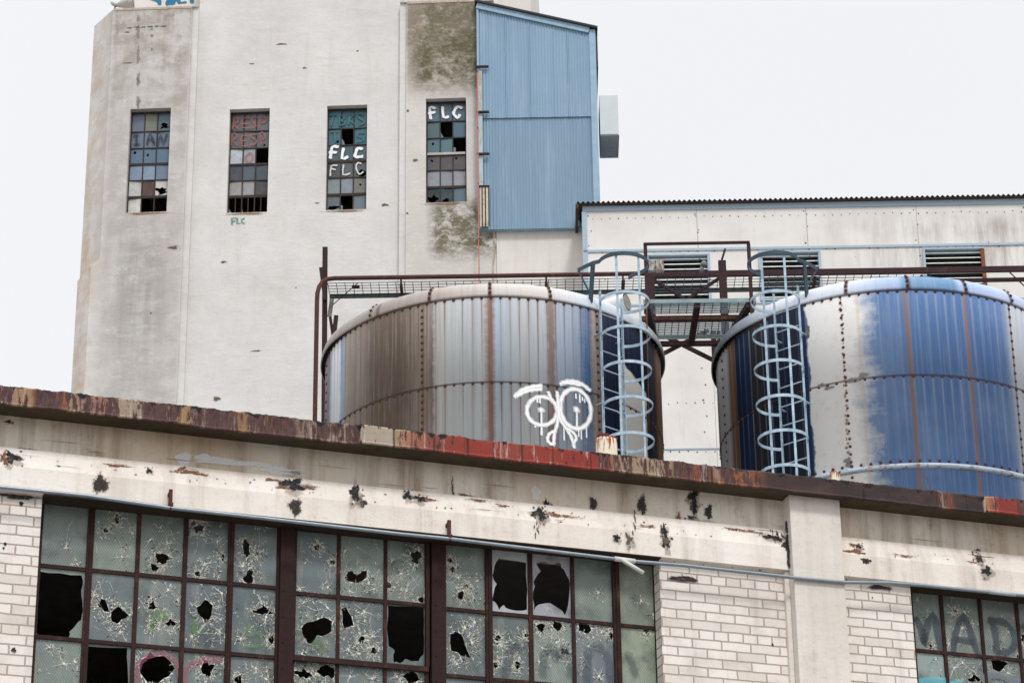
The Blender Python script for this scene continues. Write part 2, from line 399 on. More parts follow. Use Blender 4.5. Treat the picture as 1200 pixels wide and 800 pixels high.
# stains, spalls and efflorescence on beam and frieze (paint loss with its own shape)
BLK, SOOT, RST, WHT, BRN = (.018,.021,.027), (.045,.035,.032), (.25,.10,.04), (.84,.84,.83), (.13,.09,.06)
def bpt(x, y):                                                     # which surface of the moulded wall the mark sits on
    for d in (.05,):
        u, z = FA.at(x, y, d)
        if z < z_ch - .01: return u, z, (lambda a, b, l: P(a, .0512 + l, b))
    u, z = FA.at(x, y, -.02)
    if z > z_ledge + .008: return u, z, (lambda a, b, l: P(a, -.0188 + l, b))
    u, z = FA.at(x, y, .027)
    k = .046/(z_ledge - z_ch)
    return u, z, (lambda a, b, l: P(a, .05 - k*(min(max(b, z_ch), z_ledge) - z_ch) + .0015 + l, b))
mk = MB()
def mark(x, y, rx, ry, c, m=0, **kw):
    u, z, pt = bpt(x, y); blot(mk, u, z, rx/172, ry/160, pt, c, m=m, **kw)
for x, y, rx, ry in ((14,536,8,7),(343,567,13,7),(416,577,6,10),(417,583,4,6),(478,580,5,5),(492,584,9,4),(631,601,9,6),(640,590,4,3.5),(634,607,5,5),(722,630,4,4),(737,632,4,7),(777,622,4.5,8),(780,634,5,9),(903,629,11,3),(912,631,4,4),(1006,640,3.5,3.5),(1147,655,5,5),(1156,669,7,6),(174,551,3,3),(812,583,7,9),(813,596,4,7),(810,606,5,2),(345,553,4,2),(1145,645,4,2),(9,494,4,1.5)):
    mark(x + 1, y + ry*.5, rx*1.5, ry*1.6, (.30,.25,.20), m=3, n=22, rough=.5); mark(x, y, rx*1.0, ry*1.0, BLK, n=30, rough=.6)
    for _k in range(5): mark(x + ru(-1.6,1.6)*rx, y + ru(-1.4,1.6)*ry, ru(.6,1.8), ru(.6,1.8), BLK if rnd() < .6 else RST, n=9, rough=.5)
for x, y, rx, ry in ((118,567,9,10),(346,594,7,10),(695,590,5,8),(752,592,6,11),(1015,657,6,4),(920,640,6,6),(424,590,5,5),(830,600,5,8)): mark(x, y, rx, ry, SOOT, m=2, soft=.85, n=26)
for x, y, rx, ry in ((135,545,13,2.2),(225,553,20,3),(214,549,6,4),(318,561,9,2),(362,570,10,3),(330,571,8,2.5),(560,585,13,1.8),(655,604,18,2.5),(590,592,8,2.5),(1000,647,16,3.2),(1150,651,13,1.3),(1140,659,8,1.3),(1000,638,6,3),(860,619,11,1.8),(4,537,4,9),(545,580,8,1.6),(505,585,9,1.6),(880,622,16,1.6),(1060,652,10,2),(760,617,8,2),(795,606,4,5),(30,526,8,1.4)): mark(x, y, rx*1.1, ry*.85, RST, m=2, rough=.7, n=28, soft=.66)
for x, y, rx, ry in ((215,538,8,8),(262,541,32,4.5),(300,544,22,3),(330,552,22,5),(628,578,6,8),(240,536,10,4)): mark(x, y, rx*1.2, ry*1.2, WHT, m=4, soft=.75)
for k in range(26):
    x = ru(0, 1200); mark(x, ru(520, 560)+.109*x - 18, ru(6, 30), ru(.4, .9), BRN, m=3, soft=.6)
for k in range(60):
    x = ru(0, 1200); mark(x, 532+.103*x + ru(-2, 14), ru(.5, 2), ru(.5, 1.2), RST if rnd() < .7 else BRN, m=2, n=8)
u, z, pt = bpt(926, 640)
for dz in (-.13, -.05, .04, .12): blot(mk, pu0 - .012, z + dz, .012, .055, lambda a, b, l: P(a, .0513 + l, b), BLK)
def crackline(x0, y0, x1, y1, w=.004):
    n = 8
    for k in range(n):
        xa, ya = x0 + (x1-x0)*k/n, y0 + (y1-y0)*k/n; u, z, pt = bpt(xa + ru(-1.5, 1.5), ya)
        blot(mk, u, z, w*ru(.6, 2), .02, pt, BRN, n=8, m=0)
for q in ((640,585,625,622),(634,608,627,632),(745,600,742,628),(1087,560,1096,600),(530,560,531,582),(905,620,925,632)): crackline(*q)
for x, y, r in ((25,590,2.8),(6,637,2),(4,642,1.5),(16,761,3),(905,755,1.6),(890,668,1.2),(1022,700,1.2)):
    u, z = FA.at(x, y, 0); blot(mk, u, z, r/185, r/170, lambda a, b, l: P(a, .0015 + l, b), BLK)
for x, y, rx, ry in ((20,578,26,2.5),(1030,684,18,2.5),(800,674,22,3)):
    u, z = FA.at(x, y + 4, 0); blot(mk, u, z, rx/185, ry/150, lambda a, b, l: P(a, .0015 + l, b), SOOT, soft=.8)
mk.build('stains', [stain, sstain, speck, faint, m_decal('chalk_bloom', .9, 1.1, 9, .7)], beam)

# ---------------- steel windows with shot glass
GREY = S(94,106,107); GREEN = S(112,125,118); PALE = S(138,146,126); BLUEG = S(86,98,104)
def jag(cx, cz, rx, rz, n=13, j=.38):
    ph = ru(0, 6)
    j = min(.55, j*1.25); q = [(cx + math.cos(2*math.pi*k/n + ph)*rx*ru(1-j, 1+j), cz + math.sin(2*math.pi*k/n + ph)*rz*ru(1-j, 1+j)) for k in range(n)]
    o = []
    for k in range(n):
        a, b = q[k], q[(k+1) % n]; o += [a, ((a[0]+b[0])/2 + ru(-.22,.22)*rx, (a[1]+b[1])/2 + ru(-.22,.22)*rz)]
    return o
def clampr(p, r, e=.003): return (min(max(p[0], r[0]+e), r[1]-e), min(max(p[1], r[2]+e), r[3]-e))
def pane(mb, r, holes, stars, tintc, d, wires=1.0, randcr=1.0):
    hs = [[clampr(p, r, .002 + .0003*i) for p in h] for i, h in enumerate(holes)]
    rect = [(r[0], r[2]), (r[1], r[2]), (r[1], r[3]), (r[0], r[3])]
    tl = ru(-.012, .012); tv = ru(-.010, .010); uc, zc = (r[0]+r[1])/2, (r[2]+r[3])/2
    f = lambda a, b: P(a, d + tl*(a-uc) + tv*(b-zc), b); fb = ru(.80, 1.16)
    mb.sheet(rect, hs, f, 0, (*[q*fb*ru(.96, 1.04) for q in tintc[:3]], wires))
    g = lambda a, b, l=0: P(a, d + .0018 + l + tl*(a-uc) + tv*(b-zc), b)
    def tri(p, q, w, m):
        p = clampr(p, r); q = clampr(q, r); dx, dy = q[0]-p[0], q[1]-p[1]; L = math.hypot(dx, dy)
        if L < .004: return
        mid = ((p[0]+q[0])/2 + ru(-.004,.004), (p[1]+q[1])/2 + ru(-.004,.004))
        if any(inside(mid, h) or inside(q, h) for h in hs): return
        nx, ny = -dy/L*w, dx/L*w; l = ru(0, .0015)
        mb.poly([g(p[0]-nx, p[1]-ny, l), g(p[0]+nx, p[1]+ny, l), g(mid[0]+nx*.7, mid[1]+ny*.7, l), g(q[0], q[1], l), g(mid[0]-nx*.7, mid[1]-ny*.7, l)], m)
    def slivers(cx, cz, r0, n, spread):
        for k in range(n):
            t = ru(0, 6.283); a = r0 + abs(random.gauss(0, spread)); p = (cx+math.cos(t)*a, cz+math.sin(t)*a); o = t + random.choice((0, 1.57, .8, -.8)) + ru(-.4,.4); L = ru(.006, .024)
            tri(p, (p[0]+math.cos(o)*L, p[1]+math.sin(o)*L), ru(.001,.0034), random.choice((1,1,2,2,3)))
    def longcrack(cx, cz, n):
        for k in range(n):
            t = ru(0, 6.283); p = (cx, cz)
            for j in range(random.randint(2, 4)):
                L = ru(.02, .06); t += ru(-.5,.5); q = (p[0]+math.cos(t)*L, p[1]+math.sin(t)*L); tri(p, q, .0010, 1 if k % 2 else 2); p = clampr(q, r)
    def rays(cx, cz, r0, L, n, w, edge=None):
        for k in range(n):
            t = ru(0, 2*math.pi); a = r0*ru(.9, 1.15); b = a + L*ru(.25, 1)**1.4
            p = (cx+math.cos(t)*a, cz+math.sin(t)*a); q = (cx+math.cos(t)*b, cz+math.sin(t)*b)
            tri(p, q, w*ru(.5, 1.2), 1 if rnd() < .7 else 2)
            if rnd() < .6:
                t2 = t + ru(.25, .7)*(1 if rnd() < .5 else -1); q2 = (cx+math.cos(t2)*b*ru(.6,.9), cz+math.sin(t2)*b*ru(.6,.9))
                tri(((p[0]+q[0])/2, (p[1]+q[1])/2), q2, w*.5, 1 if rnd() < .5 else 2)
    for h in hs:
        cx = sum(p[0] for p in h)/len(h); cz = sum(p[1] for p in h)/len(h)
        rr = sum(math.hypot(p[0]-cx, p[1]-cz) for p in h)/len(h)
        if rr > .1: continue
        n = len(h)
        for k in range(n):                                        # crushed rim
            p, q = h[k], h[(k+1) % n]
            if rnd() < .8:
                e = ru(.006, .018); dx, dz = p[0]-cx, p[1]-cz; L = math.hypot(dx, dz)+1e-6; o = (p[0]+dx/L*e, p[1]+dz/L*e)
                o = clampr(o, r); l = ru(0, .0012)
                mb.poly([g(*p, l), g(*q, l), g(*o, l)], 1 if rnd() < .5 else 2)
        rays(cx, cz, rr*1.05, min(.12, .04 + rr*1.3), int(7 + rr*200) if rr > .012 else 2, .0013)
        if rr > .012: slivers(cx, cz, rr*1.1, int(ru(24,60)+rr*900), .02+rr*.4); longcrack(cx, cz, 3)
    for sx, sz, L in stars:
        rays(sx, sz, .002, L*1.2, 9, .0013); slivers(sx, sz, .002, int(ru(16,44)), L*.55); longcrack(sx, sz, 2); b = jag(sx, sz, min(.007, L*.12), min(.008, L*.13), 8, .6)
        mb.poly([g(*clampr(p, r), .0016) for p in b], 1)
    for k in range(int(randcr*ru(2, 6))):
        sx, sz = ru(r[0]+.02, r[1]-.02), ru(r[2]+.02, r[3]-.02)
        if any(inside((sx, sz), h) for h in hs): continue
        if rnd() < .35:
            ang = ru(0, 6.3); L = ru(.05, .16); tri((sx, sz), (sx+math.cos(ang)*L, sz+math.sin(ang)*L), .0009, 1)
        else:
            rays(sx, sz, .001, ru(.015, .06), int(ru(3, 7)), .0010); slivers(sx, sz, .0, 7, .02)
DG = -.125
def gx(x, y): return FA.at(x, y, DG)
rowz = [FA.z(75, 588, DG), FA.z(75, 665, DG), FA.z(65, 747.5, DG)]
ph_ = rowz[1] - rowz[2]
rowz = [rowz[0], rowz[1], rowz[2], rowz[2]-ph_, rowz[2]-2*ph_, rowz[2]-3*ph_]
def H(x, y, rx, ry=None, j=.38, n=13):
    u, z = gx(x, y); return ('h', u, z, rx/172, (ry or rx)/160, j, n)
def PX(*pts): return ('p', [gx(*p) for p in pts])
def ST(x, y, L): u, z = gx(x, y); return ('s', u, z, L/175)
MARKS = [
 ST(78,640,5), ST(90,660,5), H(137,609,2.5,5), H(124,621,3,2.5), ST(143,652,14), ST(155,624,14),
 H(189,654,8,5), H(181,664,4,4), ST(188,618,8), ST(196,636,16), ST(176,632,10), H(233,619,7,5), H(227,613,3,3), H(232,673,3.2,3), ST(255,634,14), H(261,653,2.2,4), ST(240,660,14),
 H(289,643,5,8), H(293,676,6,7), H(301,648,2,2.5), ST(284,663,10),
 PX((44,669),(70,671),(96,674),(97,684),(95,690),(97,704),(95,726),(90,730),(82,739),(80,746),(60,745),(48,745),(42,741)),
 PX((114,708),(119,701),(124,703),(128,714),(127,717),(119,713)), PX((130,716),(138,710),(144,714),(151,720),(143,725),(137,731),(131,728)), ST(110,697,18), ST(152,720,10), ST(141,740,14),
 H(178,709,4,5), H(200,730,5.5,4), H(179,733,3,2.5), ST(197,691,10), ST(208,702,8), ST(190,722,16),
 PX((231,711),(238,704),(243,703),(249,709),(248,720),(242,730),(236,722),(232,719)), ST(260,695,18), ST(225,745,12), ST(257,740,22),
 H(310,716,9,5), H(319,749,3.5,4.5), ST(312,722,22), ST(282,748,12),
 ST(58,758,9), ST(75,777,16), ST(88,775,12), PX((99,756),(149,758),(149,778),(150,826),(98,826),(99,790)),
 PX((163,778),(172,768),(176,762),(181,769),(192,767),(205,783),(198,792),(186,800),(172,799),(164,788)), H(243,784,6,9), ST(262,776,10), H(280,796,4,4), ST(300,782,16), ST(311,795,14),
 H(371.5,641,3,3.2), H(390,659,3,2.5), ST(384,688,18), ST(352,690,8),
 PX((404,676),(408,669),(414,669),(418,673),(424,668),(430,668),(431,677),(424,680),(417,683),(409,681)), ST(410,692,20), ST(438,690,18), ST(404,645,12), ST(432,682,18),
 H(488,652,6,7), H(455,685,3,4.5), H(494,703,3,3.5), ST(459,657,7), ST(470,672,9), ST(476,692,14), ST(486,660,14),
 PX((353,735),(360,729),(371,726),(381,723),(389,728),(388,740),(380,744),(372,744),(366,754),(360,752),(356,745)), ST(356,705,16), ST(384,712,22), ST(354,765,12),
 PX((400,713),(406,711),(412,722),(414,733),(404,736),(401,728)), ST(427,716,18), H(424,749,4,4), H(438,762,3,3), ST(420,765,20), ST(408,760,18), ST(436,745,16),
 PX((455,709),(475,710),(497,712),(497,740),(497,766),(490,774),(482,774),(475,771),(468,776),(461,775),(463,762),(456,756),(454,735)),
 H(355,789,7,5), H(384,786,10,7), ST(370,789,12), ST(410,792,24), ST(436,795,16), H(482,793,8,5), ST(465,792,12),
 H(527,656,2.5,4), H(530,667,2.2,3.5), H(546,687,3,3), H(540,697,4,5), ST(560,680,10), ST(537,676,18), ST(555,700,14),
 PX((585,653),(600,656),(617,659),(618,690),(618,714),(606,715),(596,713),(590,708),(585,714),(581,706),(577,703),(579,690),(582,684),(577,674),(580,662)),
 PX((629,660),(637,657),(648,661),(656,659),(658,664),(664,672),(668,683),(667,705),(662,720),(655,712),(645,706),(632,708),(626,715),(625,700),(627,687),(625,681),(631,672),(634,668)),
 ST(701,694,11), ST(751,704,8), ST(766,720,7),
 PX((528,742),(534,739),(540,742),(545,753),(551,770),(544,769),(536,764),(529,762)), ST(545,735,34), ST(556,728,20), ST(535,778,18), ST(553,752,16),
 H(583,747,3.5,3), H(617,744,2.5,3), H(581,779,3,3), H(606,778,3,4), ST(598,768,26), ST(586,755,20), ST(612,756,18),
 H(634,735,5,5), H(653,733,4.5,5), H(662,763,4.5,4.5), ST(652,752,18), ST(640,760,20), ST(665,775,14), ST(632,775,14),
 PX((677,729),(690,731),(693,738),(690,742),(683,740),(678,739)), H(716,744,2.5,4), ST(705,740,28), ST(690,757,18), ST(702,792,12), H(757,739,3.5,2.5),
 H(1091,757.5,2,3), H(1119,715,2.5,2), ST(1130,716,10), ST(1128,735,16), ST(1140,730,12), ST(1112,753,8), H(1179,733,2.6,1.6), ST(1182,740,22), ST(1172,760,16), ST(1190,722,14), H(1193,769,2,2),
 ST(1118,782,30), ST(1128,776,24), H(1143,795,7,4), PX((1160,772),(1172,773),(1182,777),(1176,783),(1170,787),(1164,784)), ST(1181,788,14), H(1199,748,4,4),
]
paints = []
def build_window(name, cols, zs, label=None, tints=None, bars=(.022,.020), frame=(None), wid=.03, mull=None, green=False):
    w = bpy.data.objects.new('steel_window', None)
    win = MB(); gl = MB()
    u0, u1 = cols[0][0], cols[-1][1]; z1, z0 = zs[0], zs[-1]
    fw = .022
    for a, b in ((u0-fw, u0), (u1, u1+fw)): win.box(P(a, DG+.018, z0-fw), P(b, DG-.02, z1+fw))
    win.box(P(u0, DG+.018, z1), P(u1, DG-.02, z1+fw)); win.box(P(u0, DG+.018, z0-fw), P(u1, DG-.02, z0))
    for c1, c2 in zip(cols, cols[1:]):
        thick = c2[0]-c1[1] > .033
        win.box(P(c1[1], DG+(.022 if thick else .013), z0), P(c2[0], DG-.015, z1))
        if thick: win.box(P((c1[1]+c2[0])/2-.004, DG+.03, z0), P((c1[1]+c2[0])/2+.004, DG+.021, z1))
    for k, z in enumerate(zs[1:-1]):
        for ci, c in enumerate(cols): win.box(P(c[0], DG+.011, z-.012), P(c[1], DG-.012, z+.012))
    for i in range(len(zs)-1):
        for ci, c in enumerate(cols):
            r = (c[0], c[1], zs[i+1] + (.012 if i < len(zs)-2 else 0), zs[i] - (.012 if i > 0 else 0))
            hs, ss = [], []
            for q in MARKS:
                if q[0] == 'p':
                    cx = sum(p[0] for p in q[1])/len(q[1]); cz = sum(p[1] for p in q[1])/len(q[1])
                    if r[0]-.005 < cx < r[1]+.005 and r[2]-.005 < cz < r[3]+.005:
                        hp = []
                        for k, p in enumerate(q[1]):
                            n_ = q[1][(k+1) % len(q[1])]; hp.append((p[0]+ru(-.003,.003), p[1]+ru(-.003,.003)))
                            hp.append(((p[0]+n_[0])/2+ru(-.007,.007), (p[1]+n_[1])/2+ru(-.007,.007)))
                        hs.append(hp)
                elif r[0] < q[1] < r[1] and r[2] < q[2] < r[3]:
                    if q[0] == 'h':
                        hs.append(jag(*q[1:5], n=q[6], j=q[5]))
                        for _k in range(random.randint(2, 6)):
                            an = ru(0, 6.283); di = ru(1.3, 2.3); hs.append(jag(q[1]+math.cos(an)*q[3]*di, q[2]+math.sin(an)*q[4]*di, ru(.003,.009), ru(.003,.008), 5, .4))
                    else: ss.append(q[1:])
            tc = (tints or {}).get((ci, i), GREY); nh = len(hs)+len(ss)
            pane(gl, r, hs, ss, tc, DG - .002, 1.0 if tc in (GREEN, PALE) else .45, 0.15 if tc == PALE or (tc == GREEN and nh < 3) else 2.2)
    return win, gl
def add_window(cols, zs, tints, label, extra=None):
    win, gl = build_window('', cols, zs, tints=tints)
    if extra: extra(win)
    o = win.build('steel_window', sash_m, B); o['label'] = label
    g = gl.build('glass', [glass_m, crack_m, crackd_m, crackk_m], o)
    return o
def cols_of(pairs, y): return [(gx(a, y + .104*(a-75))[0], gx(b, y + .104*(b-75))[0]) for a, b in pairs]
L_ = cols_of([(49.2,101.8),(109.3,159.2),(164,214.3),(219.5,266.8),(273.5,324)], 633)
M_ = cols_of([(346.4,394.6),(398.6,449.4),(453.3,497.5)], 635)
N_ = cols_of([(521.6,568),(575.8,618.4),(623.6,668.6),(672.8,717),(725.3,770.5)], 632)
wl = add_window(L_, rowz, {(0,0):GREEN,(0,1):GREEN,(0,2):GREEN,(1,0):GREEN,(2,0):GREEN,(1,1):GREY,(4,1):BLUEG,(3,1):BLUEG}, 'window section with a black gap in its end pane and a pink curve')
zs_m = [FA.z(370, 624, DG), FA.z(370, 697, DG), FA.z(370, 772.5, DG)]; zs_m += [zs_m[2]-.47, zs_m[2]-.94]
def extra_m(win):
    a, b = M_[0][0], M_[-1][1]; zt, zb = zs_m[0], zs_m[2]
    win.box(P(a-.02, DG+.034, zb-.024), P(b+.02, DG+.019, zb+.010)); win.box(P(b+.001, DG+.034, zb+.011), P(b+.024, DG+.019, zt)); win.box(P(a-.024, DG+.034, zb+.011), P(a-.001, DG+.019, zt))
wm = add_window(M_, zs_m, {(1,0):GREEN,(2,0):GREEN}, 'window section of three panes across with a shattered black corner pane', extra_m)
zs_n = [FA.z(545, 638, DG), FA.z(545, 715, DG), FA.z(545, 793, DG)]; zs_n += [zs_n[2]-.47, zs_n[2]-.94]
def extra_n(win):
    a, b = N_[1][0], N_[3][1]; zb = zs_n[2]
    win.box(P(a-.02, DG+.034, zb-.004), P(b+.02, DG+.019, zb+.022))
    for q in (a, b): win.box(P(q-.012, DG+.036, zb+.023), P(q+.012, DG+.0225, zs_n[0]))
wn = add_window(N_, zs_n, {(0,0):GREEN,(4,0):PALE,(4,1):PALE,(3,0):GREEN,(1,0):S(176,184,190),(2,0):S(186,192,198),(2,1):GREEN,(3,1):S(104,116,126)}, 'window section with two big black holes side by side in its top row')
R_ = cols_of([(1069,1101.6),(1105.4,1147),(1150.6,1190.4),(1193.8,1234),(1238,1280),(1284,1326)], 612)
zs_r = [FA.z(1086, 694, DG), FA.z(1073, 761.6, DG)]; zs_r += [zs_r[1]-.46, zs_r[1]-.92, zs_r[1]-1.38]
wr = add_window(R_, zs_r, {(0,0):GREEN,(1,0):GREEN,(2,0):GREEN,(0,1):S(130,150,148),(3,0):GREEN}, 'window beyond the pilaster with the letters MAD on its panes')
# heavy mullions, head plates
mb = MB(); zt = z_bb - .001; zb = sill_z
for xa, xb in ((326.5,343),(503.5,520)):
    a, b = gx(xa, 640+.1*(xa-75))[0], gx(xb, 640+.1*(xa-75))[0]
    mb.box(P(a, DG+.055, zb), P(b, DG-.06, zt))
    for k in range(14):
        zz = zt - .1 - k*.17; mb.tube([P((a+b)/2-.02, DG+.054, zz), P((a+b)/2-.02, DG+.060, zz)], .006, 6)
mb.build('mullion', mull_m, B)
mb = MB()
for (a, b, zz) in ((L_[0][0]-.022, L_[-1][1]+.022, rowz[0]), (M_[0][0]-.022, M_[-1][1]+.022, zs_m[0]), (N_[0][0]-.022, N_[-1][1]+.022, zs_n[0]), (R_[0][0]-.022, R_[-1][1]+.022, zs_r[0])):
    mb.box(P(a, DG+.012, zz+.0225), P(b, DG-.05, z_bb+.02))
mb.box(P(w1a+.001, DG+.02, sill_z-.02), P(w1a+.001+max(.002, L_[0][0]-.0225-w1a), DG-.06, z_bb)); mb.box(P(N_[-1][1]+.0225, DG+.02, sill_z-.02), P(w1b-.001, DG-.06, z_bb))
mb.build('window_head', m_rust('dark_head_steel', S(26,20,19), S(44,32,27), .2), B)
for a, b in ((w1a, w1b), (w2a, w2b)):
    mb = MB(); mb.box(P(a+.001, .046, z_bb-.007), P(b-.001, DG+.013, z_bb-.0005)); mb.build('under_beam_shade', m_rust('under_beam_shade_brown', S(52,42,34), S(80,66,50), .3), B)  # added dark strip: shade of the beam's underside put into its colour
# graffiti on the panes
def gstroke(mbs, pts, w, colr, step=6):
    stroke(mbs, [gx(*p) for p in pts], w/175, lambda a, b, l: P(a, DG + .0055 + l, b), colr, .3, step)
GP = lambda: MB()
mb = MB(); GRN = (.13,.30,.07); PNK = (.42,.10,.17)
gstroke(mb, [(178,738),(180,722),(188,716),(194,726)], 4, GRN); gstroke(mb, [(186,725),(197,722)], 4, GRN)
gstroke(mb, [(229,728),(227,738),(233,741),(237,735)], 6, GRN); gstroke(mb, [(240,731),(232,741)], 2.5, (.8,.8,.75))
gstroke(mb, [(292,732),(289,744),(304,742),(305,756),(287,757)], 3.5, GRN, 3)
gstroke(mb, [(216,806),(220,783),(236,774),(258,773)], 6, PNK); gstroke(mb, [(162,800),(162,782),(172,770),(192,766),(206,776),(209,790)], 5, PNK)
mb.build('graffiti', faded, wl)
mb = MB(); gstroke(mb, [(366,760),(372,752),(382,757),(374,762)], 8, (.17,.27,.13)); mb.build('graffiti', faded, wm)
mb = MB(); DK = (.075,.095,.115)
for q in ([(636,790),(637,768),(646,758),(652,770),(660,760),(668,775),(668,790)], [(688,795),(690,765),(700,757),(712,770),(716,795)], [(592,790),(600,762),(612,756)], [(735,766),(740,775),(744,790)]): gstroke(mb, q, 9, DK)
mb.build('graffiti', faded, wn)
mb = MB()
gstroke(mb, [(1074,725),(1081,741),(1083,755),(1085,738),(1093,719),(1099,740),(1101,758)], 8, DK, 2)
gstroke(mb, [(1117,766),(1120,740),(1129,722),(1137,740),(1145,764)], 7.5, DK, 3); gstroke(mb, [(1121,749),(1139,751)], 7, DK, 1)
gstroke(mb, [(1163,727),(1167,748),(1168,762)], 7.5, DK, 3); gstroke(mb, [(1160,726),(1178,730),(1188,744),(1186,760),(1170,766)], 7.5, DK, 4)
gstroke(mb, [(1199,735),(1212,728),(1222,740),(1220,762)], 8, DK, 4)
gstroke(mb, [(1076,800),(1085,797),(1099,797),(1108,798)], 7, (.15,.5,.6)); gstroke(mb, [(1112,800),(1125,799)], 4, (.15,.5,.6), 1)
gstroke(mb, [(1152,796),(1165,790),(1190,799)], 9, (.2,.23,.26))
mb.build('graffiti', bold, wr)

# ---------------- conduit along the beam
CD = thing('conduit_pipe', 'thin galvanized pipe running along the beam above the broken windows', 'pipe', FA)
def cp(x, y): u, z = FA.at(x, y, .116); return P(u, .116, z)
mb = MB(); pts = [(-300,541),(-60,565),(0,570.5),(100,580.5),(200,595),(300,606),(400,617.5),(470,625.5),(527,631),(600,640),(700,652),(745,657.5),(800,662),(900,673),(935,677),(990,682),(1040,682.5),(1080,685.5),(1200,697.5),(1400,719)]
mb.tube([cp(*p) for p in pts], .0125, 10); mb.build('pipe_run', galv_m, CD)
for x, y0, y1 in ((200,573,589),(527,609,626)):
    mb = MB(); u, z = FA.at(x, y1, .116); _, z1 = FA.at(x, y0, .11); mb.box(P(u-.011, .112, z), P(u+.011, .094, z1)); mb.box(P(u-.010, .0935, z1-.03), P(u+.010, .0515, z1-.01)); mb.tube([P(u-.014, .116, z-.012), P(u+.014, .116, z-.012)], .017, 10); mb.tube([P(u, .119, z-.01), P(u, .119, z-.045)], .010, 8)
    mb.build('bracket', bolt_m, CD)
mb = MB(); a = cp(720, 654.2); b = cp(744, 657.4); mb.tube([a, b], .0165, 10); c_ = Vector(cp(727, 654.5)); u, z = FA.at(754, 671, .17); mb.tube([c_, Vector(P(u, .17, z))], .014, 10)
mb.build('tee_fitting', white_pvc, CD)
mb = MB(); a = cp(1158, 693); b = cp(1190, 696.5); mb.tube([a, b], .0145, 10)
mb.build('coupling', m_plain('pale_coupling', S(176,186,192), .4, .15), CD)
# small rusty caps on the roof edge
def roof_cap(x0, y0, x1, y1, label, name='vent_cap', cat='vent cap'):
    a = FA.at(x0, y1, .12); b = FA.at(x1, y0, .12)
    o = thing(name, label, cat); o.parent = None; o.location = (FA.o + FA.u*((a[0]+b[0])/2) + FA.n*.12).tolist(); o.location.z = z_top - .006; o.rotation_euler = (0, 0, FA.az)
    w = (b[0]-a[0])/2; h = b[1]-(z_top-.006)
    mb = MB(); n = 18
    prof = [(1,0),(1,.62),(.97,.72),(.94,.80)]
    rows = [[mb.add((w*k_*math.cos(t)*(1+.02*math.sin(5*t)), .6*w*k_*math.sin(t), h*zz)) for t in [2*math.pi*j/n for j in range(n)]] for k_, zz in prof]
    for A, Bq in zip(rows, rows[1:]):
        for j in range(n): mb.face((A[j], A[(j+1)%n], Bq[(j+1)%n], Bq[j]), 0, True)
    mb.face(rows[-1], 0)
    t = NT('rust_streaked_white_'+name, .7); n1 = t.noise((70,70,8), 6, .7); x, y, z = t.xyz()
    f = t.math('ADD', n1, t.math('MULTIPLY', t.mask(z, 0, h), .25)); t.color(t.mix(t.mask(f, .60, .72), S(232,222,200), S(150,76,34))); mb.build('canister', t.mat, o)
    mb = MB()
    for k in range(5):
        t0 = -w*.8 + k*w*.4; mb.tube([(t0, -.1*w*(k%2), h*.76), (t0+.01, 0, h*ru(.9,1.05))], .16*w, 7)
    mb.build('cap', m_rust('cap_rust', S(60,30,28), S(130,60,40), .5, 40), o)
roof_cap(699, 510, 723, 531.5, 'stubby white rust streaked canister standing on the red part of the roof edge')
roof_cap(973, 552, 984, 562, 'tiny orange rusted cap on the dark roof edge below the blue and white tank')

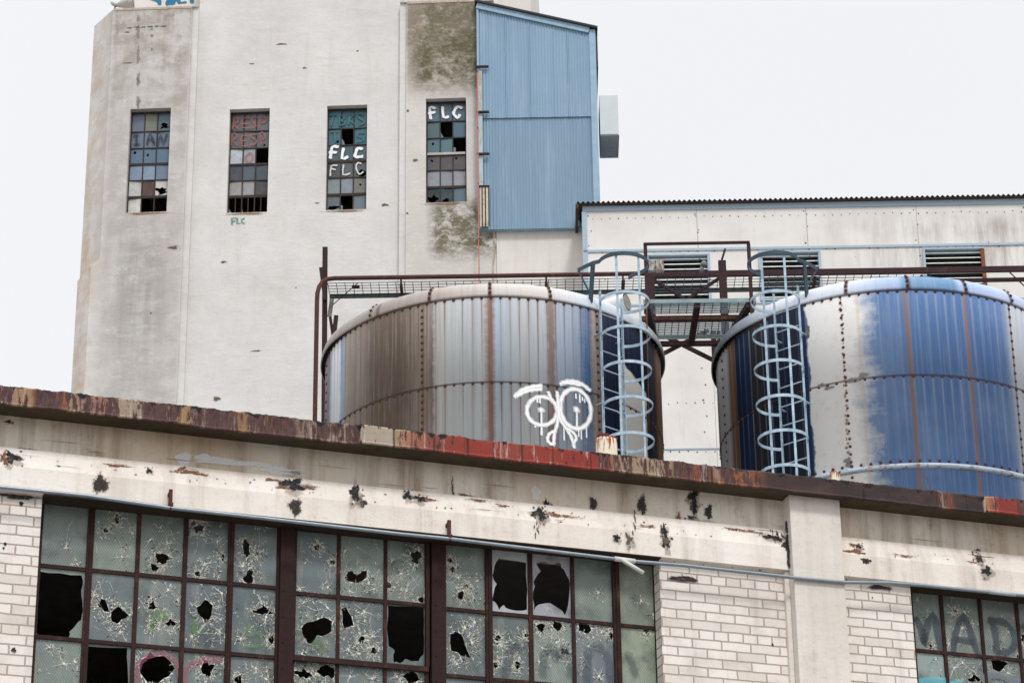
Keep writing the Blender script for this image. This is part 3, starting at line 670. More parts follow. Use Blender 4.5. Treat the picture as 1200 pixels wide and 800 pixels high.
# ==================================================================================== TANKS
TZ, TZ1, TZ2 = 19.81, 18.45, 17.05
class Tank: pass
def hit(T, x, y, r=None):
    r = r or T.R; d = ray(x, y); a = d[0]**2 + d[1]**2; ox, oy = C[0]-T.c[0], C[1]-T.c[1]
    b = ox*d[0] + oy*d[1]; disc = b*b - a*(ox*ox + oy*oy - r*r)
    t = (-b - math.sqrt(max(0, disc)))/a; p = C + d*t
    return math.atan2(p[0]-T.c[0], -(p[1]-T.c[1])), float(p[2])
def cyl(phi, r, z): return (r*math.sin(phi), -r*math.cos(phi), z)
PR = 1.75
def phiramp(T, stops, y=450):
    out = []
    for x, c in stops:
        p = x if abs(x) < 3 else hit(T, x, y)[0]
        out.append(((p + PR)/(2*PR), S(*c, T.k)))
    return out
NR = 118
def shell_mat(name, T, stops, dripc, dripw, dripk, seams, white=None, dist=.0, rust_streak=.3, roof=False, wdirt=0.0, lightc=(.6,.6,.6,1), lightk=.0, halo=None, wash=None):
    t = NT(name, .55, .3); x, y, z = t.xyz()
    phi = t.math('ARCTAN2', x, t.math('MULTIPLY', y, -1.0))
    vs = t.comb(t.math('MULTIPLY', phi, 14.0), 0.0, t.math('MULTIPLY', z, .22))
    st = t.noise(1.0, 7, .65, v=vs); st2 = t.noise(3.3, 6, .7, v=vs); fi = t.noise(9, 6, .7); fe = t.noise(1.0, 6, .65, v=t.comb(t.math('MULTIPLY', phi, 3.0), 0.0, t.math('MULTIPLY', z, 7.0)))
    pd = phi
    if dist: pd = t.math('ADD', phi, t.math('MULTIPLY', t.math('SUBTRACT', fe, .5), dist))
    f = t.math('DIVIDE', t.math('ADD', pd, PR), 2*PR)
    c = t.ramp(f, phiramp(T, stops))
    # weathering streaks
    c = t.mix(t.math('MULTIPLY', t.mask(st, .52, .70), rust_streak), c, S(120,98,88))
    c = t.mix(t.math('MULTIPLY', t.math('MULTIPLY', t.mask(st2, .50, .68), .18), t.mask(phi, *wash) if wash else 1.0), c, S(196,196,198))
    hf = t.noise(1.0, 7, .72, v=t.comb(t.math('MULTIPLY', phi, 62.0), 0.0, t.math('MULTIPLY', z, .5)))
    lf = t.noise(1.0, 6, .6, v=t.comb(t.math('MULTIPLY', phi, 2.2), 3.0, t.math('MULTIPLY', z, .6)))
    kw = (1 - wdirt) if not roof else 1
    wm_ = t.mask(phi, *wash) if wash else 1.0
    c = t.mix(t.math('MULTIPLY', t.mask(hf, .53, .66), .30*kw), c, S(110,100,96)); c = t.mix(t.math('MULTIPLY', t.math('MULTIPLY', t.mask(hf, .46, .34), .30), wm_), c, lightc)
    c = t.mix(t.math('MULTIPLY', t.math('MULTIPLY', t.mask(lf, .46, .68), lightk), wm_), c, lightc)
    # a run below each bolt
    fr = t.math('PINGPONG', t.math('MULTIPLY', phi, NR/(2*math.pi)), .5)      # 0 at a bolt, .5 between
    sel = t.noise(1.0, 2, .5, v=t.comb(t.math('MULTIPLY', phi, 31.0), 0.0, t.math('MULTIPLY', z, .05)))
    run = t.mask(t.math('ADD', fr, t.math('MULTIPLY', t.math('SUBTRACT', st2, .5), .06)), dripw, dripw*.35)
    fall = None
    if not roof:
        fall = t.math('MAXIMUM', t.band(z, TZ1-.02, TZ+.05, .01), t.mask(z, 3, 15.5))
        sawt = t.math('MULTIPLY', t.math('MAXIMUM', t.mask(z, TZ1-.1, TZ), t.math('MULTIPLY', t.math('LESS_THAN', z, TZ1), t.mask(z, TZ2-.3, TZ1))), 1.0)
        run = t.math('MULTIPLY', run, t.math('ADD', .35, t.math('MULTIPLY', sawt, .65)))
        if halo:
            h2 = t.mask(t.math('ADD', fr, t.math('MULTIPLY', t.math('SUBTRACT', st2, .5), .35)), .30, .04)
            c = t.mix(t.math('MULTIPLY', t.math('MULTIPLY', h2, t.math('POWER', sawt, 1.6)), t.math('MULTIPLY', t.math('MULTIPLY', t.mask(sel, .30, .6), halo[1]), wm_)), c, halo[0])
        wv = t.math('MULTIPLY', t.mask(hf, .30, .60), t.math('MULTIPLY', t.mask(sel, .36, .55), dripk))
        c = t.mix(t.math('MULTIPLY', run, wv), c, dripc)
    if white: c = white(t, c, phi, z, fe, fi)
    for sp, wd, sc_, kk in seams:
        d = t.math('ABSOLUTE', t.math('SUBTRACT', t.math('ADD', phi, t.math('MULTIPLY', t.math('SUBTRACT', fi, .5), wd*.5)), sp))
        c = t.mix(t.math('MULTIPLY', t.mask(d, wd, wd*.4), kk), c, sc_)
    if not roof:
        for zz in (TZ1, TZ2, TZ):
            d = t.math('ABSOLUTE', t.math('SUBTRACT', z, zz - .012)); c = t.mix(t.math('MULTIPLY', t.mask(d, .022, .006), .75), c, S(70,56,52))
    c = t.mix(t.math('MULTIPLY', t.mask(fi, .64, .8), .14), c, S(90,72,64))
    t.color(c); t.bump(t.math('ADD', t.math('ADD', st, t.math('MULTIPLY', lf, 2.0)), t.math('MULTIPLY', fi, .4)), .22, .02)
    return t.mat
rivet_m = m_rust('bolt_head_rust', S(58,40,36), S(112,66,44), .35, 30)
def lip(phi):
    a = abs(phi); k = min(1, max(0, (a - .85)/.4)); return .012 + .055*k*k*(3-2*k)
def lathe(mb, prof, n=192, m=0, lipk=None):
    rows = []
    for r, z in prof: rows.append([mb.add(cyl(2*math.pi*j/n - math.pi, r + (lipk*lip(2*math.pi*j/n - math.pi) if (lipk and r > 2) else 0), z)) for j in range(n)])
    for A, Bq in zip(rows, rows[1:]):
        for j in range(n): mb.face((A[j], A[(j+1) % n], Bq[(j+1) % n], Bq[j]), m, True)
    return rows
def bolt(mb, phi, z, r, s=.017, tilt=0):
    o = Vector((math.sin(phi)*math.cos(tilt), -math.cos(phi)*math.cos(tilt), math.sin(tilt))); a = Vector((math.cos(phi), math.sin(phi), 0)); b = o.cross(a)
    p = Vector(cyl(phi, r, z)); base = [mb.add(p + (a*math.cos(t)+b*math.sin(t))*s) for t in [k*math.pi/3 for k in range(6)]]
    top = [mb.add(p + o*.014 + (a*math.cos(t)+b*math.sin(t))*s*.8) for t in [k*math.pi/3 for k in range(6)]]
    for k in range(6): mb.face((base[k], base[(k+1)%6], top[(k+1)%6], top[k]))
    mb.face(top)
def make_tank(name, label, cx, cy, Rr, shellm, roofm, vseams, roofseams, dashes=()):
    T = Tank(); T.c = (cx, cy); T.R = Rr; T.k = TL.k if cx < 2 else TRt.k
    o = thing(name, label, 'tank', loc=(cx, cy, 0), group='riveted steel tanks behind the roof edge'); T.o = o
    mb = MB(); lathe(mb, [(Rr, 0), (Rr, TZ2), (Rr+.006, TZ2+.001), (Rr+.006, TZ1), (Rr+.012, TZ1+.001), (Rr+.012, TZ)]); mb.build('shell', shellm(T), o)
    mb = MB(); KR = .27; prof = [(Rr+.004, TZ-.002), (Rr+.02, TZ-.001), (Rr+.02, TZ+.03)]
    lipr = [mb.add(cyl(0,0,0))]
    prof += [(Rr+.02-KR+KR*math.cos(a), TZ+.03+KR*math.sin(a)) for a in [math.radians(q) for q in range(12, 80, 11)]]
    prof += [(Rr*.5, TZ+.03+KR+.10), (.02, TZ+.03+KR+.22)]
    mb = MB(); lathe(mb, prof, lipk=1.0); mb.build('domed_roof', roofm(T), o)
    mb = MB()
    for z in (TZ-.03, TZ1-.03, TZ2+.05):
        for k in range(NR):
            ph = (k)*2*math.pi/NR - math.pi
            if abs(ph) < 2.2: bolt(mb, ph, z + ru(-.003,.003), Rr+.012 if z > TZ1 else Rr+.006, ru(.021,.027))
    for x, y, zlo, zhi, sp in vseams:
        ph = x if abs(x) < 3 else hit(T, x, y)[0]; z = zhi
        while z > zlo: bolt(mb, ph, z, Rr+.012 if z > TZ1 else Rr+.006, ru(.020,.026)); z -= sp
    for x in roofseams:
        ph = hit(T, x, 345)[0]
        for q in range(4, 80, 19):
            a = math.radians(q); bolt(mb, ph, TZ+.03+KR*math.sin(a), Rr+.032-KR+KR*math.cos(a) + lip(ph)*.9, .025, tilt=a)
    mb.build('rivets', rivet_m, o)
    mb = MB(); n = 160; rows = []
    for r, z in ((Rr+.001, TZ2-.062), (Rr+.055, TZ2-.06), (Rr+.058, TZ2-.0), (Rr+.05, TZ2+.004), (Rr+.001, TZ2+.008)): rows.append([mb.add(cyl(2*math.pi*j/n, r, z)) for j in range(n)])
    for A, Bq in zip(rows, rows[1:]):
        for j in range(n): mb.face((A[j], A[(j+1)%n], Bq[(j+1)%n], Bq[j]), 0, True)
    t = NT('band_paint', .5, .4); n1 = t.noise((4,4,30), 6, .7); n2 = t.noise(9, 6, .7); t.color(t.mix(t.mask(n2, .50, .60), t.mix(t.mask(n1, .5, .65), S(168,182,196), S(130,140,150)), S(132,100,74))); mb.build('flange_band', t.mat, o)
    return T
TL, TRt = Tank(), Tank(); TL.c, TL.R = (-.2986, 40.0), 2.574; TRt.c, TRt.R = (5.777, 40.0), 2.6135; TL.k = 1.32; TRt.k = 1.25
BRN1 = S(96,76,68)
def left_shell(T):
    def wht(t, c, phi, z, fe, fi):
        p0, p1 = hit(T, 727, 480)[0], hit(T, 757, 480)[0]; zt = hit(T, 745, 447)[1]
        m = t.math('MULTIPLY', t.band(t.math('ADD', phi, t.math('MULTIPLY', t.math('SUBTRACT', fe, .5), .04)), p0, p1, .006), t.mask(t.math('ADD', z, t.math('ADD', t.math('MULTIPLY', phi, 1.1), t.math('MULTIPLY', t.math('SUBTRACT', fe, .5), .25))), zt + 1.1*p0 + .22, zt + 1.1*p0 + .18))
        return t.mix(m, c, S(240,237,230))
    return shell_mat('weathered_left_shell', T, [(-1.75,(70,50,45)),(-1.5,(72,60,58)),(383,(96,70,52)),(387,(84,96,112)),(390,(196,206,220)),(398,(214,222,232)),(401,(120,160,206)),(404,(150,150,150)),(408,(138,130,122)),(428,(124,114,106)),(436,(96,84,75)),(470,(90,76,66)),(492,(116,104,93)),(500,(130,114,100)),(507,(106,94,96)),(511,(176,176,172)),(535,(170,176,180)),(567,(174,180,184)),(572,(140,112,104)),(578,(136,110,104)),(581,(158,172,188)),(610,(172,176,180)),(640,(166,172,180)),(644,(130,110,104)),(649,(126,108,104)),(653,(154,166,182)),(678,(132,148,168)),(686,(66,100,144)),(692,(46,82,128)),(696,(140,128,118)),(703,(128,116,108)),(706,(14,28,54)),(748,(10,24,50)),(757,(10,16,30)),(763,(20,36,60)),(766,(24,24,28)),(769,(108,78,52)),(1.5,(96,70,50)),(1.75,(60,44,38))],  # pale strip near the left edge has a sky reflection in its colour
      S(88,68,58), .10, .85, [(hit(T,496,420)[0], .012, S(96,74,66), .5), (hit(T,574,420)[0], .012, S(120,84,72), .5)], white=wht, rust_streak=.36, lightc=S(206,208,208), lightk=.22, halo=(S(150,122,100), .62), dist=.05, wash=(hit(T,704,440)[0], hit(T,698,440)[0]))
def left_roof(T):
    T.k = 1.0
    return shell_mat('left_roof_paint', T, [(-1.75,(120,104,100)),(392,(160,150,145)),(440,(146,136,130)),(504,(166,156,149)),(575,(192,184,178)),(640,(200,193,188)),(672,(206,206,212)),(690,(204,212,222)),(1.75,(150,150,150))], S(92,68,58), .1, .4,
      [(hit(T,504,345)[0], .016, S(90,60,52), .8), (hit(T,574,345)[0], .016, S(90,60,52), .8), (hit(T,644,350)[0], .016, S(96,62,52), .8), (hit(T,444,365)[0], .02, S(90,60,52), .7)], rust_streak=.3, roof=True)
def right_shell(T):
    def wht(t, c, phi, z, fe, fi):
        e = hit(T, 949, 450)[0]; ee = hit(T, 1004, 400)[0]
        w = t.noise(2.2, 4, .6); a = t.math('ADD', phi, t.math('MULTIPLY', t.math('SUBTRACT', w, .5), .09))
        a2 = t.math('ADD', t.math('ADD', phi, t.math('MULTIPLY', t.math('ADD', t.math('MULTIPLY', t.math('SUBTRACT', fe, .5), .14), t.math('MULTIPLY', t.math('SUBTRACT', t.noise(1.7, 8, .68), .5), .34)), 1.0)), t.math('MULTIPLY', t.math('ABSOLUTE', t.math('SUBTRACT', z, TZ1)), -.02))
        m = t.math('MULTIPLY', t.mask(a, e-.006, e+.006), t.mask(a2, ee+.10, ee-.03))
        return t.mix(m, c, t.mix(t.mask(fi, .55, .85), S(244,242,240), S(226,216,204)))
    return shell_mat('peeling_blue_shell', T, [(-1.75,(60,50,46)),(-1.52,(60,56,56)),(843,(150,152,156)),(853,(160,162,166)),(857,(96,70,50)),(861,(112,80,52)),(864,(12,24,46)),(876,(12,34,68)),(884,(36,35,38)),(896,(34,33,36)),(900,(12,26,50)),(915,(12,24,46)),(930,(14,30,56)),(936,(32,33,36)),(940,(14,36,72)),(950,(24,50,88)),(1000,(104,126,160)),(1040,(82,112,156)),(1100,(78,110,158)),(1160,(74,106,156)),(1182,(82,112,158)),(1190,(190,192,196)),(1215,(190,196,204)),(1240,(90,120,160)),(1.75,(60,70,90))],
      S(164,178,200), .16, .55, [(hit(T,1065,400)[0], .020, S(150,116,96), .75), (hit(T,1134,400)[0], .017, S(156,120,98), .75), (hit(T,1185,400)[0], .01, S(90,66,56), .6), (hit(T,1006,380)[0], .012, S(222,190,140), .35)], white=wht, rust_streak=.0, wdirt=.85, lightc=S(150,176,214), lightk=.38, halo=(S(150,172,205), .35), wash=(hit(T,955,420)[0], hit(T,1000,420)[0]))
def right_roof(T):
    T.k = 1.1
    return shell_mat('right_roof_paint', T, [(-1.75,(40,40,44)),(880,(130,140,152)),(910,(196,200,210)),(945,(206,210,222)),(990,(200,206,216)),(1010,(186,196,216)),(1040,(160,176,206)),(1062,(150,170,206)),(1066,(96,134,170)),(1128,(92,130,168)),(1134,(150,172,208)),(1185,(170,184,212)),(1.75,(150,150,150))], S(92,68,58), .1, .4,
      [(hit(T,992,345)[0], .016, S(120,84,60), .8), (hit(T,1064,335)[0], .018, S(84,56,48), .85), (hit(T,1131,340)[0], .018, S(84,56,48), .85), (hit(T,1183,352)[0], .018, S(84,56,48), .8)], rust_streak=.12, roof=True)
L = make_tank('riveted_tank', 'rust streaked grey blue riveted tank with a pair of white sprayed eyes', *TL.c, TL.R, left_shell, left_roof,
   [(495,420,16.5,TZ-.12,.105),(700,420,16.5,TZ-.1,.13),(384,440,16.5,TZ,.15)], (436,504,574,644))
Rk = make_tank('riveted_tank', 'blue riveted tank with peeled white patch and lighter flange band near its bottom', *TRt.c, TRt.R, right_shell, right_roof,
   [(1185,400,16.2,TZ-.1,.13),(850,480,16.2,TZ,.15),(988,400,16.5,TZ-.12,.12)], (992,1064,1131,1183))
# peeled dashes along the seam of the blue tank
mb = MB()
for k in range(34):
    y = 352 + k*5.6 + ru(-1,1); x = 986 + (y-350)*.045 + ru(-1.5,1.5); ph, z = hit(TRt, x, y)
    blot(mb, ph, z, ru(.004,.010), ru(.012,.03), lambda a, b, l: cyl(a, TRt.R + .0145 + l, b), S(120,104,92)[:3], n=9)
for x, y, rx, ry in ((993,540,5,3),(1000,446,9,3),(972,455,7,2),(963,452,5,2),(1012,440,6,3),(947,390,3,8),(995,545,4,3)):
    ph, z = hit(TRt, x, y); blot(mb, ph, z, rx/200, ry/70, lambda a, b, l: cyl(a, TRt.R + .0145 + l, b), S(110,104,104)[:3])
mb.build('paint_flakes', stain, Rk.o)
# sprayed eyes on the grey blue tank
mb = MB()
def tst(pts, w, step=6, c=(.88,.88,.88)):
    q = [hit(TL, *p) for p in pts]
    stroke(mb, [(a*TL.R, b) for a, b in q], w/76, lambda a, b, l: cyl(a/TL.R, TL.R + .020 + l*2, b), c, .8, step)
def ell(cx, cy, rx, ry, a0=0, a1=360, n=22, rot=0): return [(cx+rx*math.cos(math.radians(a0+(a1-a0)*k/n))*math.cos(rot)-ry*math.sin(math.radians(a0+(a1-a0)*k/n))*math.sin(rot), cy+rx*math.cos(math.radians(a0+(a1-a0)*k/n))*math.sin(rot)+ry*math.sin(math.radians(a0+(a1-a0)*k/n))*math.cos(rot)) for k in range(n+1)]
_o = tst
def tst(p, w, *a): _o(p, w*.84, *a)
tst([(603,465),(611,458),(622,454),(634,452.5)], 3.2); tst([(606,464),(616,459),(626,457),(634,456.5)], 3)
tst(ell(634.5, 482, 17.5, 16.5, -170, 195, rot=.3), 3, 2)
tst(ell(673.5, 479.5, 17.5, 23.5, -160, 205, rot=-.22), 3.4, 2)
tst([(656,450.5),(664,447.5),(674,448),(682,451.5),(690,458)], 3.2); tst([(658,449),(668,449.5),(679,452)], 2.6)
tst([(642,460),(645,468),(651,476),(653,486),(652,498),(649,508),(648,520),(647.5,522)], 2.6); tst([(652,460),(653,472),(655,490),(662,502),(668,512),(672,525)], 2.6)
tst([(649,506),(643,509),(641,516),(645,521),(649,520)], 2.4); tst([(664,503),(671,508),(674,514),(671,520)], 2.4)
for x, y0, y1, w in ((634,481,510,1.5),(675,480,504,1.6),(626.5,498,501,1.1),(660,498,516,1),(680,505,515,1),(686,500,513,1),(677,504,512,1),(629,466,472,1.3),(632,466,473,1.2),(624,467,471,1),(678,463,472,1.4),(681,466,470,1.2),(674,462,467,1.4),(684,468,472,1)): tst([(x,y0),(x+.3,y1)], w, 1)
tst([(633,479.5),(634,482)], 4.2, 1); tst([(674,478.5),(675,482)], 4.4, 1)
mb.build('graffiti', m_decal('white_spray', .6, .0), L.o)
# white vent pipe behind the ladder head
mb = MB(); V = Vector
def wl(x, y, Y):
    r = ray(x, y); p = C + r*(Y/r[1]); return V(p.tolist())
ofs = V((-TL.c[0], -TL.c[1], 0)); a = wl(707, 364, 40.15) + ofs; b = wl(735, 354, 39.95) + ofs
d = (b-a).normalized(); mb.tube([a, b - d*.02, b], [.15, .15, .15], 20, cap=False); mb.tube([b, b - d*.1], [.12, .10], 20, 1)
mb.build('vent_pipe', [m_plain('white_vent', S(218,220,220), .5, .1), m_plain('vent_inside', S(150,150,142), .8)], L.o)

# ---------------- caged ladders
cage_m = m_plain('pale_blue_cage_paint', S(182,202,216), .6, .3, 9, c2=S(138,160,178))
hood_m = m_plain('dark_cage_rail', S(58,78,92), .6, .3, 6)
def cage_ladder(T, ph, label, hoops, ladtop):
    o = thing('caged_ladder', label, 'ladder', loc=(T.c[0], T.c[1], 0), group='caged ladders on the tanks')
    er = V((math.sin(ph), -math.cos(ph), 0)); et = V((math.cos(ph), math.sin(ph), 0)); R0 = T.R + .14
    o.location = (V((T.c[0], T.c[1], 0)) + er*R0); o.location.z = hoops[-1] - .8
    zb = o.location.z; Q = lambda r, t, z: er*r + et*t + V((0, 0, z - zb))
    HR, CR = .36, .30; zt = hoops[0]
    for s in (-1, 1):
        mb = MB(); mb.bar(Q(0, s*.215, hoops[-1]-.8), Q(0, s*.215, ladtop), .042, .014, up=et); mb.build('rail', cage_m, o)
    z = hoops[-1] - .6
    while z < ladtop - .1:
        mb = MB(); mb.tube([Q(0, -.206, z), Q(0, .206, z)], .012, 6); mb.build('rung', cage_m, o); z += .3
    a0 = math.asin(.215/HR)
    arc = [(CR + 0 - HR*math.cos(t), HR*math.sin(t)) for t in [a0 + (2*math.pi - 2*a0)*k/40 for k in range(41)]]
    arc = [(r - (CR - HR*math.cos(a0)) + .012, t) for r, t in arc]
    for z in hoops:
        mb = MB(); mb.strip([Q(r, t, z) for r, t in arc], .046, .010); mb.build('hoop', cage_m, o)
    zu = zt + .62
    sg = 1 if ph < 0 else -1
    for th in (60, 4):
        r, t = (CR - (CR - HR*math.cos(a0)) + .012) + HR*math.cos(math.radians(th)), sg*HR*math.sin(math.radians(th)); hi = zu
        mb = MB(); mb.bar(Q(r*.985, t*.985, hoops[-1] - .02), Q(r*.985, t*.985, hi), .036, .008, up=(er*(r-.27) + et*t).normalized()); mb.build('strap', cage_m, o)
    # walk-through hand rail on top: a U that runs back over the tank roof
    aa = sorted([(r, t) for r, t in arc if r > .12], key=lambda q: math.atan2(q[1], q[0]-.25)*sg, reverse=True)
    U = [(-.27, sg*.40), (-.1, sg*.395), (.04, sg*.385)] + [(r, t*1.06) for r, t in aa] + [(.02, -sg*.36)]
    mb = MB(); mb.strip([Q(r, t, zu) for r, t in U], .06, .016); mb.build('hand_rail', hood_m, o)
    for s in (sg,):
        mb = MB(); mb.bar(Q(.05, s*.385, zu - .02), Q(-.15, s*.27, TZ + .10), .085, .02, up=et); mb.bar(Q(-.25, s*.40, zu - .02), Q(-.17, s*.29, TZ + .30), .022, .022); mb.build('post', hood_m, o)
    for z in (hoops[1] + .1, hoops[3] + .1):
        for s in (-1, 1):
            mb = MB(); mb.box((0,0,0), (0,0,0)) if False else mb.bar(Q(-.138, s*.215, z), Q(.01, s*.215, z), .04, .012); mb.build('standoff', cage_m, o)
    return o
def hz(T, ph, pts):
    X, Y = T.c[0] + math.sin(ph)*(T.R+.42), T.c[1] - math.cos(ph)*(T.R+.42); out = []
    for x, y in pts:
        r = ray(x, y); out.append(float((C + r*(Y/r[1]))[2]))
    return out
p1 = hit(TL, 705, 430, TL.R+.14)[0] + .215/(TL.R+.14)
cage_ladder(TL, p1, 'pale blue caged ladder on the rust streaked tank with sprayed eyes', hz(TL, p1, [(731,354.5),(731,394.5),(732,435.5),(733,476.5),(735,518.5)]) + [hz(TL, p1, [(735,518.5)])[0]-.6*k for k in (1, 2)], TZ + .25)
p2 = hit(TRt, 941, 430, TRt.R+.14)[0] - .215/(TRt.R+.14)
h2 = hz(TRt, p2, [(912,353.5),(912,394),(914,434),(917,475),(919,515.5),(921,556)])
cage_ladder(TRt, p2, 'pale blue caged ladder on the blue tank with peeled white patch', h2 + [h2[-1]-.6], TZ + .25)

# ==================================================================================== STEEL PLATFORM BETWEEN THE TANKS
steel_m = m_rust('dark_rusted_steel', S(48,34,36), S(92,58,50), .2, 7)
pipe_rm = m_rust('rusted_rail_pipe', S(66,46,42), S(116,76,58), .35, 5)
def make_grate(name='grating', edge=None):
    t = NT(name, .6, .3); x, y, z = t.xyz()
    t.color(t.mix(t.mask(t.noise(6, 5, .6), .45, .65), S(92,108,116), S(70,78,82))); return t.mat
grate_m = make_grate()
def grating(mb, u0, u1, d0, d1, z, bar=.05, cross=.11, h=.03):
    n = max(2, int((d0-d1)/bar))
    for k in range(n+1):
        d = d1 + (d0-d1)*k/n; mb.box(P(u0, d-.004, z-h), P(u1, d+.004, z))
    m = int((u1-u0)/cross)
    for k in range(m+1):
        u = u0 + (u1-u0)*k/m; mb.box(P(u-.006, d1-.004, z-h*.2), P(u+.006, d0+.004, z+.001))
PF = Fr(820, 352, 38.7, 0)
pl = thing('access_platform', 'dark rusty steel platform with grated decks and braces between the two tanks', 'platform', PF)
def F3(x, y, d): u, z = PF.at(x, y, d); return V(P(u, d, z))
zd = PF.z(820, 352, 0); ua, ub = PF.x(756, 352, 0), PF.x(886, 352, 0)
mb = MB(); grating(mb, ua, ub, 0, -.42, zd, .06, .12, .018); mb.build('grated_deck', grate_m, pl)
mb = MB(); grating(mb, ua+.03, ub+.1, -.55, -1.12, zd - .035, .06, .10, .018); mb.build('grated_deck', grate_m, pl)
mb = MB(); mb.box(P(ua-.03, .02, zd-.045), P(ub, .008, zd+.02)); mb.box(P(ua, -1.14, zd-.10), P(ub+.1, -1.16, zd-.04)); mb.build('toe_plate', m_plain('pale_edge_angle', S(140,160,160), .5, .25), pl)
mb = MB(); mb.box(P(ua-.05, -.44, zd-.11), P(ub+.9, -.52, zd-.035)); mb.build('joist', pipe_rm, pl)
z4 = PF.z(810, 402, -.95)
for (xa, ya, xb, yb) in ((758,356,768,400),(817,354,810,401),(878,354,850,402)):
    mb = MB(); a = F3(xa, ya, .0); b = F3(xb, yb, -.95); mb.bar(a - V((0,0,.05)), b, .09, .09); mb.build('bracket', steel_m, pl)
mb = MB(); mb.bar(F3(768,403,-.97), F3(852,402,-.97), .07, .07); mb.build('lower_beam', steel_m, pl)
for q in ((780,394,838,423),(830,387,776,415)):
    mb = MB(); dd = -1.35 if q[0] < 800 else -1.45; mb.bar(F3(q[0],q[1],dd), F3(q[2],q[3],dd), .055, .055); mb.build('brace', steel_m, pl)
for q in ((766,328,802,350),(843,326,806,350)):
    mb = MB(); dd = -1.70 if q[0] < 800 else -1.74; mb.bar(F3(q[0],q[1],dd), F3(q[2],q[3],dd), .06, .04); mb.build('brace', steel_m, pl)
for x, y0, y1, dd, w in ((763,322,398,-1.62,.10),(846,306,425,-1.62,.12),(836,388,425,-1.5,.08),(842,388,425,-1.5,.05)):
    mb = MB(); a = F3(x, y0, dd); b = F3(x, y1, dd); mb.bar(V((a.x, a.y, a.z)), V((a.x, a.y, b.z)), w, .08, up=(0,1,0)); mb.build('post', steel_m, pl)
mb = MB(); a = F3(846,304,-1.6); mb.bar(a, a + V((.06,0,.18)), .05, .03); mb.build('torn_angle', steel_m, pl)
for x in (756, 877):
    mb = MB(); a = F3(x, 285, .03); b = F3(x + (1 if x < 800 else 6), 352 if x < 800 else 420, .03); mb.bar(a, V((a.x, a.y, b.z)), .055, .03, up=(0,1,0)); mb.build('railing_post', steel_m, pl)
mb = MB(); mb.bar(F3(755,286,.03), F3(878.5,284,.03), .03, .05, up=(0,1,0)); mb.build('top_rail', steel_m, pl)
mb = MB(); a = F3(885,430,.03); b = F3(891,545,.03); mb.tube([F3(882,404,.03), V((a.x,a.y,a.z)), V((b.x,b.y,b.z))], .012, 6); mb.build('hanging_rod', pipe_rm, pl)
mb = MB(); a = F3(757.5,350,.05); b = F3(761,515,.05); mb.tube([V((a.x,a.y,a.z)), V((b.x,b.y,b.z))], .012, 6); mb.build('hanging_rod', pipe_rm, pl)
mb = MB(); a = F3(768,312,-.9); 
mb.box((a.x-.13,a.y-.04,a.z-.08),(a.x-.005,a.y+.06,a.z+.09)); mb.box((a.x+.005,a.y-.04,a.z-.085),(a.x+.13,a.y+.06,a.z+.085)); t = NT('rusty_box_paint', .7); nn = t.noise((25,25,8), 6, .7); t.color(t.mix(t.mask(nn,.46,.56), S(150,176,180), S(140,84,56))); mb.build('junction_box', t.mat, pl)
mb = MB(); a = F3(823,312,-1.5); mb.tube([a, a+V((.05,0,.07))], .05, 8); mb.tube([a+V((-.02,0,-.10)), a], .03, 8); mb.build('lamp_holder', m_plain('grey_fixture', S(120,120,124), .5), pl)

# ---------------- long catwalk behind the tanks
CW = Fr(700, 322, 42.6, -.3)
cw = thing('catwalk', 'long rusty pipe railed catwalk crossing behind both tanks below the white shed louvers', 'catwalk', CW)
def K3(x, y, d=0): u, z = CW.at(x, y, d); return V(P(u, d, z))
mb = MB(); z0 = K3(450, 326.0).z
bend = [K3(371.5, 520), K3(371.5, 352), K3(372, 343), K3(374, 336), K3(378, 330), K3(384, 327), K3(392, 326)]
bx = bend[1].x
mb.tube([V((bx, 0, 10))] + bend[1:] + [K3(560, 323.5), K3(757, 320.5)], .038, 12)
mb.build('rail_pipe', pipe_rm, cw)
mb = MB(); a = K3(757, 322); b = K3(1900, 304); mb.bar(a, b, .05, .10); mb.build('channel_rail', steel_m, cw)
mb = MB(); a = K3(1075, 329.5, -.2); b = K3(1900, 316, -.2); mb.bar(a, b, .05, .06); mb.build('lower_rail', steel_m, cw)
zc = K3(450, 330.5, -.02).z
mb = MB(); grating(mb, K3(384,330).x, K3(1092,330).x, -.02, -.44, zc, .085, .14, .010); mb.build('grating_strip', grate_m, cw)
mb = MB(); mb.box(P(K3(384,330).x, -.45, zc-.07), P(K3(1092,330).x, -.48, zc+.002)); mb.build('edge_angle', m_plain('dark_edge_angle', S(44,52,52), .6, .25), cw)
for x0, y0, x1, y1, d, w in ((381,290,386.5,500,-.35,.085),(376,314,381,352,-.30,.06)):
    mb = MB(); a = K3(x0, y0, d); b = K3(x1, y1, d)
    bt = V((b.x, b.y, 10)) if y1 == 500 else b; mb.bar(a, bt, w, .06, up=(0,1,0)); mb.build('post', steel_m, cw)
mb = MB(); mb.bar(K3(389,350,-.3), K3(386,371,-.3), .07, .02, up=(0,1,0)); mb.build('gusset', m_plain('grey_gusset', S(120,112,112), .7), cw)
mb = MB(); mb.bar(K3(394,370,-.3), K3(391,397,-.3), .07, .06, up=(0,1,0)); mb.bar(K3(387,372,-.33), K3(390,392,-.33), .05, .05, up=(0,1,0)); mb.build('clip_angle', steel_m, cw)
mb = MB(); mb.tube([K3(390,357,-.2), K3(420,331,-.1)], .009, 6); mb.build('tie_rod', steel_m, cw)
mb = MB(); mb.box(P(K3(412,333).x, -.06, zc-.05), P(K3(421,333).x, -.15, zc-.028)); mb.build('rod_clamp', steel_m, cw)
mb = MB(); mb.tube([K3(1180,316,-.05), K3(1212,346,-.05)], .012, 6); mb.build('stay_wire', steel_m, cw)
